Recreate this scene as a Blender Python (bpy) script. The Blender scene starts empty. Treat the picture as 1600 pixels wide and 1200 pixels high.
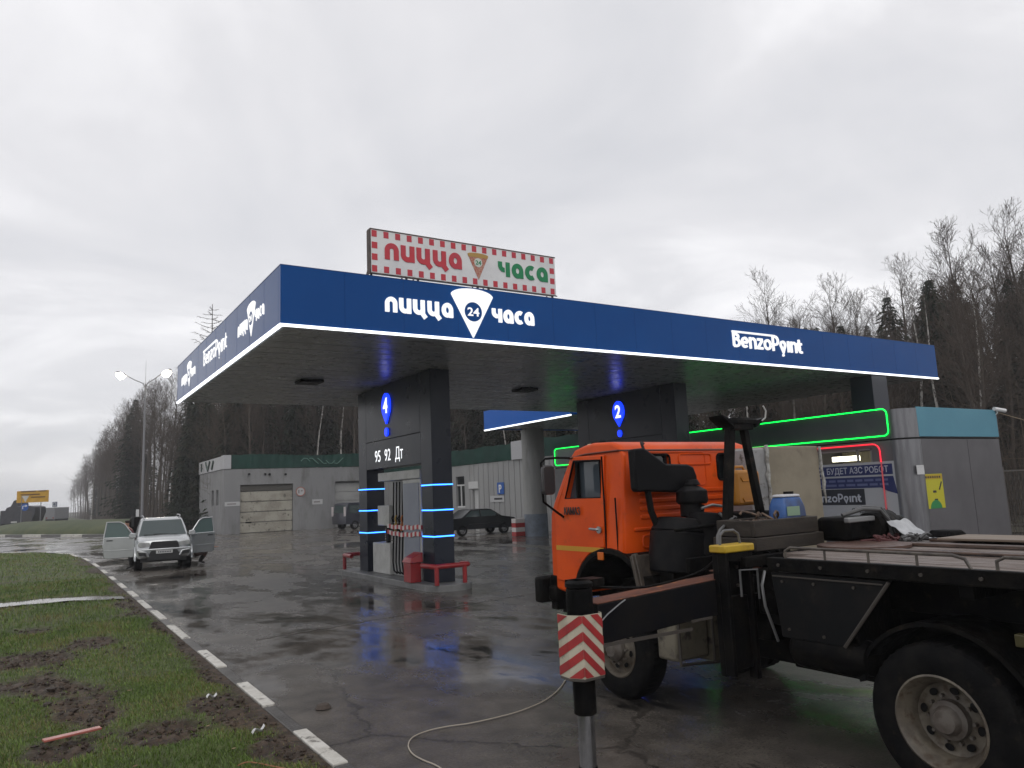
import bpy, bmesh, math, random
from math import sin, cos, pi, radians, sqrt
from mathutils import Vector, Matrix, noise
random.seed(7)
SC = bpy.context.scene
COL = SC.collection

# ------------------------------------------------------------------ camera
CAM_H = 2.2
FPX, YAW, PITCH, ROLL = 1177.333, -0.568452, 0.143342, -0.0427875
_f = Vector((-sin(YAW)*cos(PITCH), cos(YAW)*cos(PITCH), sin(PITCH)))
_r = Vector((cos(YAW), sin(YAW), 0)); _u = _r.cross(_f)
CR = _r*cos(ROLL)+_u*sin(ROLL); CU = -_r*sin(ROLL)+_u*cos(ROLL); CF = _f
CO = Vector((0, 0, CAM_H))
cam = bpy.data.cameras.new("camera"); camo = bpy.data.objects.new("camera", cam); COL.objects.link(camo)
cam.sensor_width = 36; cam.lens = 36*FPX/1600; cam.clip_end = 6000; cam.clip_start = .05
camo.matrix_world = Matrix(((CR.x, CU.x, -CF.x, CO.x), (CR.y, CU.y, -CF.y, CO.y), (CR.z, CU.z, -CF.z, CO.z), (0, 0, 0, 1)))
SC.camera = camo
# survey helpers: where a sight line through the photograph meets a known plane
def ray(px, py): return CR*((px-800)/FPX)-CU*((py-600)/FPX)+CF
def onZ(px, py, z=0.):
    d = ray(px, py); return CO+d*((z-CAM_H)/d.z)
def onX(px, py, x):
    d = ray(px, py); return CO+d*(x/d.x)
def onY(px, py, y):
    d = ray(px, py); return CO+d*(y/d.y)
def atD(px, t, z=0.):
    py = 802-.0454*(px-48); p = CO+ray(px, py)*t; return Vector((p.x, p.y, z))

# ------------------------------------------------------------------ light
SUN_EL, SUN_ROT = radians(48), radians(200)
w = bpy.data.worlds.new("World"); SC.world = w; w.use_nodes = True
nt = w.node_tree; N = nt.nodes; L = nt.links; N.clear()
def nd(tree, typ, **k):
    n = tree.nodes.new(typ)
    for a, b in k.items():
        if a.startswith('i_'):
            key = a[2:]; key = int(key) if key.isdigit() else key
            n.inputs[key].default_value = b
        else: setattr(n, a, b)
    return n
tc = nd(nt, 'ShaderNodeTexCoord')
sep = nd(nt, 'ShaderNodeSeparateXYZ'); L.new(tc.outputs['Generated'], sep.inputs[0])
az = nd(nt, 'ShaderNodeMath', operation='ADD', i_1=.22); L.new(sep.outputs[2], az.inputs[0])
az2 = nd(nt, 'ShaderNodeMath', operation='MAXIMUM', i_1=.08); L.new(az.outputs[0], az2.inputs[0])
dx = nd(nt, 'ShaderNodeMath', operation='DIVIDE'); L.new(sep.outputs[0], dx.inputs[0]); L.new(az2.outputs[0], dx.inputs[1])
dy = nd(nt, 'ShaderNodeMath', operation='DIVIDE'); L.new(sep.outputs[1], dy.inputs[0]); L.new(az2.outputs[0], dy.inputs[1])
cmb = nd(nt, 'ShaderNodeCombineXYZ'); L.new(dx.outputs[0], cmb.inputs[0]); L.new(dy.outputs[0], cmb.inputs[1])
n1 = nd(nt, 'ShaderNodeTexNoise', i_Scale=1.25, i_Detail=7., i_Roughness=.52, i_Distortion=.5); L.new(cmb.outputs[0], n1.inputs['Vector'])
cr = nd(nt, 'ShaderNodeValToRGB'); L.new(n1.outputs['Fac'], cr.inputs[0])
e = cr.color_ramp.elements; e[0].position = .30; e[0].color = (6.0, 6.05, 6.35, 1); e[1].position = .72; e[1].color = (10.2, 10.1, 10.2, 1)
m_ = cr.color_ramp.elements.new(.5); m_.color = (7.2, 7.15, 7.35, 1)
sky = nd(nt, 'ShaderNodeTexSky'); sky.sky_type = 'NISHITA'; sky.sun_disc = False
sky.sun_elevation = SUN_EL; sky.sun_rotation = SUN_ROT
mx = nd(nt, 'ShaderNodeMixRGB'); mx.inputs[0].default_value = .94
L.new(sky.outputs[0], mx.inputs[1]); L.new(cr.outputs[0], mx.inputs[2])
bg = nd(nt, 'ShaderNodeBackground', i_Strength=.119); L.new(mx.outputs[0], bg.inputs[0])
wo = nd(nt, 'ShaderNodeOutputWorld'); L.new(bg.outputs[0], wo.inputs[0])
sl = bpy.data.lights.new("sun", 'SUN'); sl.energy = .5; sl.angle = radians(35); sl.color = (1, .97, .93)
so = bpy.data.objects.new("sun", sl); COL.objects.link(so)
# sun direction shared with the sky
sd = Vector((sin(SUN_ROT)*cos(SUN_EL), cos(SUN_ROT)*cos(SUN_EL), sin(SUN_EL)))
so.rotation_euler = sd.to_track_quat('Z', 'Y').to_euler(); so.location = (0, -20, 40)
SC.view_settings.view_transform = 'Standard'; SC.view_settings.look = 'None'
SC.view_settings.exposure = 0; SC.view_settings.gamma = 1
SC.cycles.max_bounces = 6; SC.cycles.diffuse_bounces = 3; SC.cycles.glossy_bounces = 3; SC.cycles.volume_bounces = 0
SC.cycles.transmission_bounces = 3; SC.cycles.sample_clamp_indirect = 4

# ------------------------------------------------------------------ materials
MATS = {}
def mat(name, c, r=.5, m=0., c2=None, ns=4., nd_=5., lo=.42, hi=.6, bump=0., bs=30., coat=0., em=None, es=0., stretch=None, spec=.5, c3=None, ns3=25., lo3=.6, hi3=.68, rvar=0.):
    if name in MATS: return MATS[name]
    M_ = bpy.data.materials.new(name); M_.use_nodes = True; t = M_.node_tree
    b = t.nodes['Principled BSDF']
    b.inputs['Base Color'].default_value = (*c, 1); b.inputs['Roughness'].default_value = r
    b.inputs['Metallic'].default_value = m; b.inputs['Specular IOR Level'].default_value = spec
    if coat: b.inputs['Coat Weight'].default_value = coat; b.inputs['Coat Roughness'].default_value = .08
    if em: b.inputs['Emission Color'].default_value = (*em, 1); b.inputs['Emission Strength'].default_value = es
    if c2 or bump or c3 or rvar:
        co = nd(t, 'ShaderNodeTexCoord'); mp = nd(t, 'ShaderNodeMapping'); t.links.new(co.outputs['Object'], mp.inputs[0])
        if stretch: mp.inputs['Scale'].default_value = stretch
        out = None
        if c2:
            nz = nd(t, 'ShaderNodeTexNoise', i_Scale=ns, i_Detail=nd_, i_Roughness=.6); t.links.new(mp.outputs[0], nz.inputs[0])
            rp = nd(t, 'ShaderNodeValToRGB'); t.links.new(nz.outputs[0], rp.inputs[0])
            rp.color_ramp.elements[0].position = lo; rp.color_ramp.elements[1].position = hi
            rp.color_ramp.elements[0].color = (*c, 1); rp.color_ramp.elements[1].color = (*c2, 1); out = rp.outputs[0]
        if c3:
            nz3 = nd(t, 'ShaderNodeTexNoise', i_Scale=ns3, i_Detail=6., i_Roughness=.65); t.links.new(mp.outputs[0], nz3.inputs[0])
            r3 = nd(t, 'ShaderNodeMapRange', i_1=lo3, i_2=hi3); t.links.new(nz3.outputs[0], r3.inputs[0])
            mm = nd(t, 'ShaderNodeMixRGB'); t.links.new(r3.outputs[0], mm.inputs[0])
            if out: t.links.new(out, mm.inputs[1])
            else: mm.inputs[1].default_value = (*c, 1)
            mm.inputs[2].default_value = (*c3, 1); out = mm.outputs[0]
        if out: t.links.new(out, b.inputs['Base Color'])
        if rvar:
            nr = nd(t, 'ShaderNodeTexNoise', i_Scale=ns*1.7, i_Detail=4.); t.links.new(mp.outputs[0], nr.inputs[0])
            rr = nd(t, 'ShaderNodeMapRange', i_1=.3, i_2=.7, i_3=max(.02, r-rvar), i_4=min(1, r+rvar)); t.links.new(nr.outputs[0], rr.inputs[0])
            t.links.new(rr.outputs[0], b.inputs['Roughness'])
        if bump:
            nb = nd(t, 'ShaderNodeTexNoise', i_Scale=bs, i_Detail=4.); t.links.new(mp.outputs[0], nb.inputs[0])
            bp = nd(t, 'ShaderNodeBump', i_Strength=bump, i_Distance=.02); t.links.new(nb.outputs[0], bp.inputs['Height'])
            t.links.new(bp.outputs[0], b.inputs['Normal'])
    MATS[name] = M_; return M_
def glow(name, c, s): return mat(name, (.02, .02, .02), .4, em=c, es=s)

# ------------------------------------------------------------------ mesh building
class B:
    def __init__(s): s.v = []; s.f = []; s.mi = []; s.cur = 0
    def add(s, vs, fs):
        o = len(s.v); s.v += [Vector(p) for p in vs]
        for f in fs: s.f.append([i+o for i in f]); s.mi.append(s.cur)
        return s
    def box(s, x0, x1, y0, y1, z0, z1):
        return s.add([(x0,y0,z0),(x1,y0,z0),(x1,y1,z0),(x0,y1,z0),(x0,y0,z1),(x1,y0,z1),(x1,y1,z1),(x0,y1,z1)],
                     [(0,3,2,1),(4,5,6,7),(0,1,5,4),(1,2,6,5),(2,3,7,6),(3,0,4,7)])
    def obox(s, c, sx, sy, sz, M=None):
        M = M or Matrix.Identity(3); c = Vector(c); vs = []
        for z in (-1, 1):
            for x, y in ((-1,-1),(1,-1),(1,1),(-1,1)): vs.append(c+M @ Vector((x*sx/2, y*sy/2, z*sz/2)))
        return s.add(vs, [(0,3,2,1),(4,5,6,7),(0,1,5,4),(1,2,6,5),(2,3,7,6),(3,0,4,7)])
    def cyl(s, p0, p1, r0, r1=None, n=16, cap=True):
        p0 = Vector(p0); p1 = Vector(p1); r1 = r0 if r1 is None else r1
        a = (p1-p0).normalized(); u = a.orthogonal().normalized(); v = a.cross(u)
        vs = [p0+(u*cos(2*pi*i/n)+v*sin(2*pi*i/n))*r0 for i in range(n)]+[p1+(u*cos(2*pi*i/n)+v*sin(2*pi*i/n))*r1 for i in range(n)]
        fs = [(i, (i+1) % n, n+(i+1) % n, n+i) for i in range(n)]
        if cap: fs += [tuple(range(n))[::-1], tuple(range(n, 2*n))]
        return s.add(vs, fs)
    def tube(s, path, r, n=8, closed=False):
        P = [Vector(p) for p in path]; m = len(P); rs = r if isinstance(r, (list, tuple)) else [r]*m
        vs = []; u = None
        for i, p in enumerate(P):
            a = P[(i+1) % m] if (closed or i < m-1) else P[i]; b = P[i-1] if (closed or i > 0) else P[i]
            t = (a-b).normalized()
            u = t.orthogonal().normalized() if u is None else (u-t*u.dot(t)).normalized()
            v = t.cross(u)
            vs += [p+(u*cos(2*pi*k/n)+v*sin(2*pi*k/n))*rs[i] for k in range(n)]
        fs = []
        for i in range(m if closed else m-1):
            j = (i+1) % m
            for k in range(n): fs.append((i*n+k, i*n+(k+1) % n, j*n+(k+1) % n, j*n+k))
        if not closed: fs += [tuple(range(n))[::-1], tuple(range((m-1)*n, m*n))]
        return s.add(vs, fs)
    def prism(s, poly, o, U, V, Nn, d):
        o = Vector(o); U = Vector(U); V = Vector(V); Nn = Vector(Nn); n = len(poly)
        area = sum(poly[i][0]*poly[(i+1) % n][1]-poly[(i+1) % n][0]*poly[i][1] for i in range(n))
        if (area < 0) ^ (U.cross(V).dot(Nn) < 0): poly = poly[::-1]
        vs = [o+U*a+V*b for a, b in poly]; vs += [p+Nn*d for p in vs]
        fs = [(i, (i+1) % n, n+(i+1) % n, n+i) for i in range(n)]+[tuple(range(n))[::-1], tuple(range(n, 2*n))]
        return s.add(vs, fs)
    def lathe(s, prof, o, axis, n=32, cap=True):
        o = Vector(o); a = Vector(axis).normalized(); u = a.orthogonal().normalized(); v = a.cross(u); m = len(prof)
        vs = []
        for r, h in prof: vs += [o+a*h+(u*cos(2*pi*k/n)+v*sin(2*pi*k/n))*r for k in range(n)]
        fs = []
        for i in range(m-1):
            for k in range(n): fs.append((i*n+k, i*n+(k+1) % n, (i+1)*n+(k+1) % n, (i+1)*n+k))
        if cap: fs += [tuple(range(n))[::-1], tuple(range((m-1)*n, m*n))]
        return s.add(vs, fs)
    def loft(s, rings, cap=True):
        n = len(rings[0]); vs = [p for r in rings for p in r]; fs = []
        for i in range(len(rings)-1):
            for k in range(n): fs.append((i*n+k, i*n+(k+1) % n, (i+1)*n+(k+1) % n, (i+1)*n+k))
        if cap: fs += [tuple(range(n))[::-1], tuple(range((len(rings)-1)*n, len(rings)*n))]
        return s.add(vs, fs)
    def grid(s, fn, nu, nv):
        vs = [fn(i/nu, j/nv) for j in range(nv+1) for i in range(nu+1)]
        return s.add(vs, [(j*(nu+1)+i, j*(nu+1)+i+1, (j+1)*(nu+1)+i+1, (j+1)*(nu+1)+i) for j in range(nv) for i in range(nu)])
    def quad(s, a, b, c, d): return s.add([a, b, c, d], [(0, 1, 2, 3)])

RM = {}      # root object name -> its world matrix
def _mesh(name, b, mats, Minv, smooth, fixn=True):
    me = bpy.data.meshes.new(name)
    me.from_pydata([tuple(Minv @ p) for p in b.v], [], b.f)
    for m in (mats if isinstance(mats, (list, tuple)) else [mats]): me.materials.append(m)
    if max(b.mi, default=0) > 0: me.polygons.foreach_set('material_index', b.mi)
    if fixn:
        bm = bmesh.new(); bm.from_mesh(me); bmesh.ops.recalc_face_normals(bm, faces=bm.faces); bm.to_mesh(me); bm.free()
    if smooth:
        me.polygons.foreach_set('use_smooth', [True]*len(me.polygons))
        if smooth < 180: me.set_sharp_from_angle(angle=radians(smooth))
    me.update(); return me
def _bev(o, bevel, seg=2):
    md = o.modifiers.new('bevel', 'BEVEL'); md.width = bevel; md.segments = seg; md.limit_method = 'ANGLE'; md.angle_limit = radians(35)
    md.harden_normals = False
def props(o, label, cat, group=None, kind=None):
    if label: o['label'] = label
    if cat: o['category'] = cat
    if group: o['group'] = group
    if kind: o['kind'] = kind
    return o
def thing(name, label, cat, loc=(0, 0, 0), rz=0., group=None):
    o = bpy.data.objects.new(name, None); COL.objects.link(o); o.empty_display_size = .2
    o.location = loc; o.rotation_euler = (0, 0, rz)
    RM[o.name] = Matrix.Translation(Vector(loc)) @ Matrix.Rotation(rz, 4, 'Z')
    return props(o, label, cat, group)
def rootof(o):
    while o.parent: o = o.parent
    return o
def part(name, b, mats, parent, bevel=0, smooth=40, local=False, label=None, fixn=True):
    Mi = Matrix.Identity(4) if local else RM[rootof(parent).name].inverted()
    o = bpy.data.objects.new(name, _mesh(name, b, mats, Mi, smooth, fixn)); COL.objects.link(o); o.parent = parent
    if bevel: _bev(o, bevel)
    if label: o['label'] = label
    return o
def solo(name, label, cat, b, mats, loc=(0, 0, 0), bevel=0, smooth=40, group=None, kind=None, fixn=True):
    Mt = Matrix.Translation(Vector(loc))
    o = bpy.data.objects.new(name, _mesh(name, b, mats, Mt.inverted(), smooth, fixn)); COL.objects.link(o); o.location = loc
    RM[o.name] = Mt
    if bevel: _bev(o, bevel)
    return props(o, label, cat, group, kind)
def dup(root, loc, rz=0., sc=1., label=None):
    r = root.copy(); COL.objects.link(r); r.location = loc; r.rotation_euler = (0, 0, rz); r.scale = (sc, sc, sc)
    RM[r.name] = Matrix.Translation(Vector(loc)) @ Matrix.Rotation(rz, 4, 'Z')
    if label: r['label'] = label
    def rec(src, dst):
        for ch in [c for c in CH.get(src.name, src.children)]:
            c = ch.copy(); COL.objects.link(c); c.parent = dst; rec(ch, c)
    rec(root, r); return r
CH = {}
def carve(o, b):
    """cut real recesses or openings into a mesh"""
    me = bpy.data.meshes.new('cut'); Mi = RM[rootof(o).name].inverted()
    me.from_pydata([tuple(Mi @ p) for p in b.v], [], b.f)
    bm = bmesh.new(); bm.from_mesh(me); bmesh.ops.recalc_face_normals(bm, faces=bm.faces); bm.to_mesh(me); bm.free()
    c = bpy.data.objects.new('cut', me); COL.objects.link(c); c.parent = o.parent
    bpy.context.view_layer.update()
    md = o.modifiers.new('cut', 'BOOLEAN'); md.operation = 'DIFFERENCE'; md.object = c; md.solver = 'EXACT'
    bpy.context.view_layer.update()
    dg = bpy.context.evaluated_depsgraph_get()
    nm = bpy.data.meshes.new_from_object(o.evaluated_get(dg), depsgraph=dg)
    o.modifiers.clear(); old = o.data; o.data = nm; nm.name = old.name+'_'
    bpy.data.objects.remove(c); bpy.data.meshes.remove(old); return o

# ------------------------------------------------------------------ lettering (stroked glyphs)
def arc(cx, cy, rx, ry, a0, a1, n=12): return [(cx+rx*cos(radians(a0+(a1-a0)*i/n)), cy+ry*sin(radians(a0+(a1-a0)*i/n))) for i in range(n+1)]
_u_ = [(.16, 1)]+arc(.44, .42, .28, .28, 180, 360)+[(.72, 1)]
GL = {
 'п': ([[(.16, 0)]+arc(.44, .58, .28, .28, 180, 0)+[(.72, 0)]], .95),
 'и': ([_u_, [(.72, 1), (.72, 0)]], .95),
 'ц': ([_u_, [(.72, 1), (.72, .06), (.93, -.2)]], 1.02),
 'а': ([arc(.44, .5, .28, .36, 0, 350, 24), [(.72, .55), (.72, 0)]], .95),
 'ч': ([[(.16, 1)]+arc(.46, .72, .3, .28, 180, 275), [(.72, 1), (.72, 0)]], .95),
 'с': ([arc(.46, .5, .3, .36, 55, 305, 18)], .84),
 'B': ([[(.14, 1.28), (.14, .12)], [(.14, 1.2)]+arc(.34, .94, .26, .2, 70, -80)+[(.14, .72)], [(.14, .72)]+arc(.38, .42, .3, .3, 85, -85)+[(.14, .12)]], .8),
 'e': ([[(.1, .5), (.62, .5)], arc(.38, .5, .28, .38, 0, 312, 20)], .76),
 'n': ([[(.12, 1), (.12, 0)], [(.12, .6)]+arc(.38, .6, .26, .3, 170, 0)+[(.64, 0)]], .76),
 'z': ([[(.06, .88), (.58, .88)], [(.56, .82), (.1, .18)], [(.06, .12), (.6, .12)]], .66),
 'o': ([arc(.4, .5, .3, .38, 0, 355, 24)], .8),
 'P': ([[(.14, 1.4), (.14, 0)], [(.14, 1.3)]+arc(.38, .93, .3, .36, 85, -85)+[(.14, .56)]], .74),
 'q': ([arc(.40, .62, .24, .28, -35, 215, 20), [(.60, .48), (.40, -.06), (.20, .48)]], .80),
 'i': ([[(.14, 1), (.14, 0)]], .3),
 't': ([[(.2, 1.25), (.2, .3)]+arc(.4, .3, .2, .2, 180, 270)+[(.52, .1)], [(0, .85), (.5, .85)]], .55)}
def ribbon(path, wd):
    n = len(path); Lp = []; Rp = []
    P = [Vector((a, b)) for a, b in path]
    for i, p in enumerate(P):
        d0 = (P[i]-P[i-1]).normalized() if i else None; d1 = (P[i+1]-P[i]).normalized() if i < n-1 else None
        if d0 is None: d0 = d1
        if d1 is None: d1 = d0
        t = (d0+d1).normalized(); nn = Vector((-t.y, t.x)); k = 1/max(.55, nn.dot(Vector((-d1.y, d1.x))))
        Lp.append(p+nn*wd/2*k); Rp.append(p-nn*wd/2*k)
    return Lp, Rp
def strokes(b, word, o, U, V, Nn, h, wd, width=None, depth=.03, gap=.05):
    """adds a word; h = x-height; each stroke a hair prouder than the last"""
    U = Vector(U); V = Vector(V); Nn = Vector(Nn); o = Vector(o)
    total = sum(GL[c][1]+gap for c in word)-gap; sx = (width/total) if width else h
    x = 0; k = 0
    for c in word:
        for st in GL[c][0]:
            Lp, Rp = ribbon([((x+a)*sx, z*h) for a, z in st], wd); d = depth+.0006*(k % 9); k += 1; n = len(Lp)
            vs = [o+U*p.x+V*p.y for p in Lp]+[o+U*p.x+V*p.y for p in Rp]; vs += [q+Nn*d for q in vs]
            fs = []
            for i in range(n-1):
                fs += [(2*n+i, 2*n+i+1, 3*n+i+1, 3*n+i), (i, n+i, n+i+1, i+1), (i, i+1, 2*n+i+1, 2*n+i), (n+i, 3*n+i, 3*n+i+1, n+i+1)]
            fs += [(0, 2*n, 3*n, n), (n-1, 2*n-1, 4*n-1, 3*n-1)]
            b.add(vs, fs)
        x += GL[c][1]+gap
    return b
def text(b, s, o, U, V, Nn, h, width=None, depth=.006, bold=0., align='LEFT'):
    """plain lettering from the built-in face, turned to solid letters"""
    cu = bpy.data.curves.new('t', 'FONT'); cu.body = s; cu.size = 1; cu.extrude = .5; cu.offset = bold; cu.resolution_u = 3
    ob = bpy.data.objects.new('t', cu); COL.objects.link(ob); bpy.context.view_layer.update()
    dg = bpy.context.evaluated_depsgraph_get(); me = ob.evaluated_get(dg).to_mesh()
    xs = [v.co.x for v in me.vertices]; ys = [v.co.y for v in me.vertices]
    if not xs: bpy.data.objects.remove(ob); return b
    x0, x1 = min(xs), max(xs); y1 = max(ys); y0 = 0 if min(ys) > -.35 else min(ys)
    sy = h/.72; sx = width/(x1-x0) if width else sy
    off = {'LEFT': 0, 'CENTER': -(x1-x0)/2, 'RIGHT': -(x1-x0)}[align]
    o = Vector(o); U = Vector(U); V = Vector(V); Nn = Vector(Nn)
    vs = [o+U*((v.co.x-x0+off)*sx)+V*(v.co.y*sy)+Nn*((v.co.z+.5)*depth) for v in me.vertices]
    b.add(vs, [tuple(p.vertices) for p in me.polygons])
    ob.evaluated_get(dg).to_mesh_clear(); bpy.data.objects.remove(ob); bpy.data.curves.remove(cu); return b
X3, Y3, Z3 = Vector((1, 0, 0)), Vector((0, 1, 0)), Vector((0, 0, 1))
def rrect(x0, x1, y0, y1, r, n=5):
    p = []
    for cx, cy, a in ((x1-r, y1-r, 0), (x0+r, y1-r, 90), (x0+r, y0+r, 180), (x1-r, y0+r, 270)): p += arc(cx, cy, r, r, a, a+90, n)
    return p
HAZE_D = .0009
# ================================================================== SETTING
def asphalt_mat():
    M_ = bpy.data.materials.new('wet_asphalt'); M_.use_nodes = True; t = M_.node_tree; b = t.nodes['Principled BSDF']; K = t.links.new
    co = nd(t, 'ShaderNodeTexCoord')
    mp = nd(t, 'ShaderNodeMapping'); mp.inputs['Scale'].default_value = (.8, .38, 1); mp.inputs['Location'].default_value = (3.1, 1.7, 0); mp.inputs['Rotation'].default_value = (0, 0, .57); K(co.outputs['Object'], mp.inputs[0])
    wet = nd(t, 'ShaderNodeTexNoise', i_Scale=.66, i_Detail=10., i_Roughness=.66, i_Distortion=.3); K(mp.outputs[0], wet.inputs[0])
    fine = nd(t, 'ShaderNodeTexNoise', i_Scale=38., i_Detail=5., i_Roughness=.7); K(co.outputs['Object'], fine.inputs[0])
    mid = nd(t, 'ShaderNodeTexNoise', i_Scale=2.3, i_Detail=8., i_Roughness=.65); K(co.outputs['Object'], mid.inputs[0])
    # puddle mask
    pm = nd(t, 'ShaderNodeMapRange', i_1=.59, i_2=.62); K(wet.outputs[0], pm.inputs[0])
    film = nd(t, 'ShaderNodeMapRange', i_1=.43, i_2=.56); K(wet.outputs[0], film.inputs[0])
    c1 = nd(t, 'ShaderNodeValToRGB'); K(mid.outputs[0], c1.inputs[0])
    el = c1.color_ramp.elements; el[0].position = .3; el[0].color = (.054, .048, .043, 1); el[1].position = .72; el[1].color = (.140, .124, .108, 1)
    agg = nd(t, 'ShaderNodeMixRGB', blend_type='MULTIPLY'); agg.inputs[0].default_value = .5; K(c1.outputs[0], agg.inputs[1])
    fr = nd(t, 'ShaderNodeValToRGB'); K(fine.outputs[0], fr.inputs[0]); fr.color_ramp.elements[0].color = (.2, .2, .2, 1); fr.color_ramp.elements[1].color = (1.7, 1.68, 1.62, 1)
    fr.color_ramp.elements[0].position = .3; fr.color_ramp.elements[1].position = .7
    K(fr.outputs[0], agg.inputs[2])
    # cracks and old repair patches
    wob_ = nd(t, 'ShaderNodeMixRGB', blend_type='ADD'); wob_.inputs[0].default_value = .55; K(co.outputs['Object'], wob_.inputs[1]); K(mid.outputs['Color'], wob_.inputs[2])
    vo = nd(t, 'ShaderNodeTexVoronoi', feature='DISTANCE_TO_EDGE', i_Scale=.24); K(wob_.outputs[0], vo.inputs['Vector'])
    vc = nd(t, 'ShaderNodeTexVoronoi', feature='F1', i_Scale=.20); K(wob_.outputs[0], vc.inputs['Vector'])
    ck = nd(t, 'ShaderNodeMapRange', i_1=.002, i_2=.008, i_3=.5, i_4=1.); K(vo.outputs['Distance'], ck.inputs[0])
    pt_ = nd(t, 'ShaderNodeMapRange', i_1=0, i_2=1, i_3=.72, i_4=1.25); K(vc.outputs['Color'], pt_.inputs[0])
    ckp = nd(t, 'ShaderNodeMath', operation='MULTIPLY'); K(ck.outputs[0], ckp.inputs[0]); K(pt_.outputs[0], ckp.inputs[1])
    ag2 = nd(t, 'ShaderNodeMixRGB', blend_type='MULTIPLY'); ag2.inputs[0].default_value = 1.; K(agg.outputs[0], ag2.inputs[1]); K(ckp.outputs[0], ag2.inputs[2])
    dk = nd(t, 'ShaderNodeMixRGB'); K(pm.outputs[0], dk.inputs[0]); K(ag2.outputs[0], dk.inputs[1]); dk.inputs[2].default_value = (.016, .015, .014, 1)
    K(dk.outputs[0], b.inputs['Base Color'])
    r1 = nd(t, 'ShaderNodeMapRange', i_1=0, i_2=1, i_3=.36, i_4=.06); K(film.outputs[0], r1.inputs[0])
    r2 = nd(t, 'ShaderNodeMixRGB'); K(pm.outputs[0], r2.inputs[0]); K(r1.outputs[0], r2.inputs[1]); r2.inputs[2].default_value = (.03, .03, .03, 1)
    K(r2.outputs[0], b.inputs['Roughness'])
    bsa = nd(t, 'ShaderNodeMapRange', i_1=0, i_2=1, i_3=.55, i_4=.09); K(film.outputs[0], bsa.inputs[0]); bs = nd(t, 'ShaderNodeMixRGB'); K(pm.outputs[0], bs.inputs[0]); K(bsa.outputs[0], bs.inputs[1]); bs.inputs[2].default_value = (.05, .05, .05, 1)
    bp = nd(t, 'ShaderNodeBump', i_Distance=.006); K(bs.outputs[0], bp.inputs['Strength']); K(fine.outputs[0], bp.inputs['Height'])
    bp2 = nd(t, 'ShaderNodeBump', i_Strength=.12, i_Distance=.02); K(mid.outputs[0], bp2.inputs['Height']); K(bp.outputs[0], bp2.inputs['Normal'])
    nm = nd(t, 'ShaderNodeMixRGB'); K(pm.outputs[0], nm.inputs[0]); K(bp2.outputs[0], nm.inputs[1]); K(bp.outputs[0], nm.inputs[2])
    K(nm.outputs[0], b.inputs['Normal'])
    b.inputs['IOR'].default_value = 1.4
    return M_
ASPH = asphalt_mat()
SOIL = mat('wet_soil', (.042, .028, .019), .75, c2=(.080, .055, .038), ns=6, spec=.3, bump=1., bs=22, c3=(.03, .024, .018), ns3=17, lo3=.5, hi3=.62, rvar=.15)
FLOOR = mat('leaf_litter', (.035, .028, .018), .9, c2=(.055, .05, .025), ns=.8, bump=.6, bs=9)
def struct(name, b, m, loc=(0, 0, 0), smooth=0, bevel=0, fixn=True):
    o = solo(name, None, None, b, m, loc, bevel, smooth, fixn=fixn); o['kind'] = 'structure'; return o
struct('ground', B().quad((-3000, -3000, -.06), (3000, -3000, -.06), (3000, 3000, -.06), (-3000, 3000, -.06)), mat('far_ground', (.05, .052, .03), .9, c2=(.07, .065, .04), ns=.05))
struct('asphalt', B().quad((-90, -40, 0), (70, -40, 0), (70, 108, 0), (-90, 108, 0)), ASPH)
struct('road', B().quad((-24, 80, .006), (-6, 80, .006), (-6, 1500, .006), (-24, 1500, .006)), mat('road_asphalt', (.06, .058, .056), .3, c2=(.09, .088, .085), ns=.3, stretch=(1, .1, 1), rvar=.1))

# ---- grass verge beside the camera, soil relief
def xmax(y):
    pts = [(-9, 2.13), (33, 2.22), (40, 2.12), (45, 1.75), (49, .5), (53, -2.2), (56, -8), (58, -42)]
    for (a, xa), (b_, xb) in zip(pts, pts[1:]):
        if y <= b_: return xa+(xb-xa)*(y-a)/(b_-a)
    return -42
mud_spots = [(onZ(70, 1075), .75), (onZ(20, 1040), .7), (onZ(130, 1120), .5), (onZ(310, 1010), .5), (onZ(350, 1060), .4), (onZ(265, 985), .5), (onZ(245, 1165), .45), (onZ(90, 1190), .4),
             (onZ(420, 1190), .3), (onZ(150, 1010), .4), (onZ(60, 990), .5), (onZ(330, 1110), .3), (onZ(195, 925), .75), (onZ(165, 893), .8), (onZ(205, 950), .5), (onZ(380, 1120), .35)]
ruty = lambda x: 21.2+(x-2.1)*-.42+.25*sin(x*1.9)
def grassy(x, y):
    m = 0.
    for p, r in mud_spots:
        d = math.hypot(x-p.x, (y-p.y)*.62)/r; m = max(m, 1.22-d)
    n = noise.fractal(Vector((x*.9, y*.75, 3.3)), 1., 2., 4)
    m += n*.75
    m += max(0, (x-1.75)/.5)*.8 if y < 30 else max(0, (x-1.5)/.5)*.5
    m = max(m, 1.25-abs(y-ruty(x))*1.05-max(0, (-9-x)))
    return max(0., min(1., 1-(m-.28)*1.8))
def gz(x, y):
    g = grassy(x, y)
    z = .075+.03*noise.fractal(Vector((x*.5, y*.5, 0)), 1, 2, 3)+(1-g)*.055*noise.fractal(Vector((x*4.5, y*4.5, 7)), .8, 2, 4)-.02*(1-g)
    z += .012*noise.noise(Vector((x*7, y*7, 1)))
    z -= max(0, .5-abs(y-ruty(x)))*.09
    e = max(0, min(1, (xmax(y)-x)/.25)); return z*e+.05*(1-e)
ys = [-9+i*.5 for i in range(27)]; y_ = 4.5
while y_ < 57.95:
    ys.append(y_); y_ += .055+max(0, y_-9)*.012
ys.append(57.95)
us = []; u_ = 0.
while u_ < 40: us.append(u_); u_ += .055+max(0, u_-4.5)*.03
us.append(44)
vb = B()
vs = []; gatt = []
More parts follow.
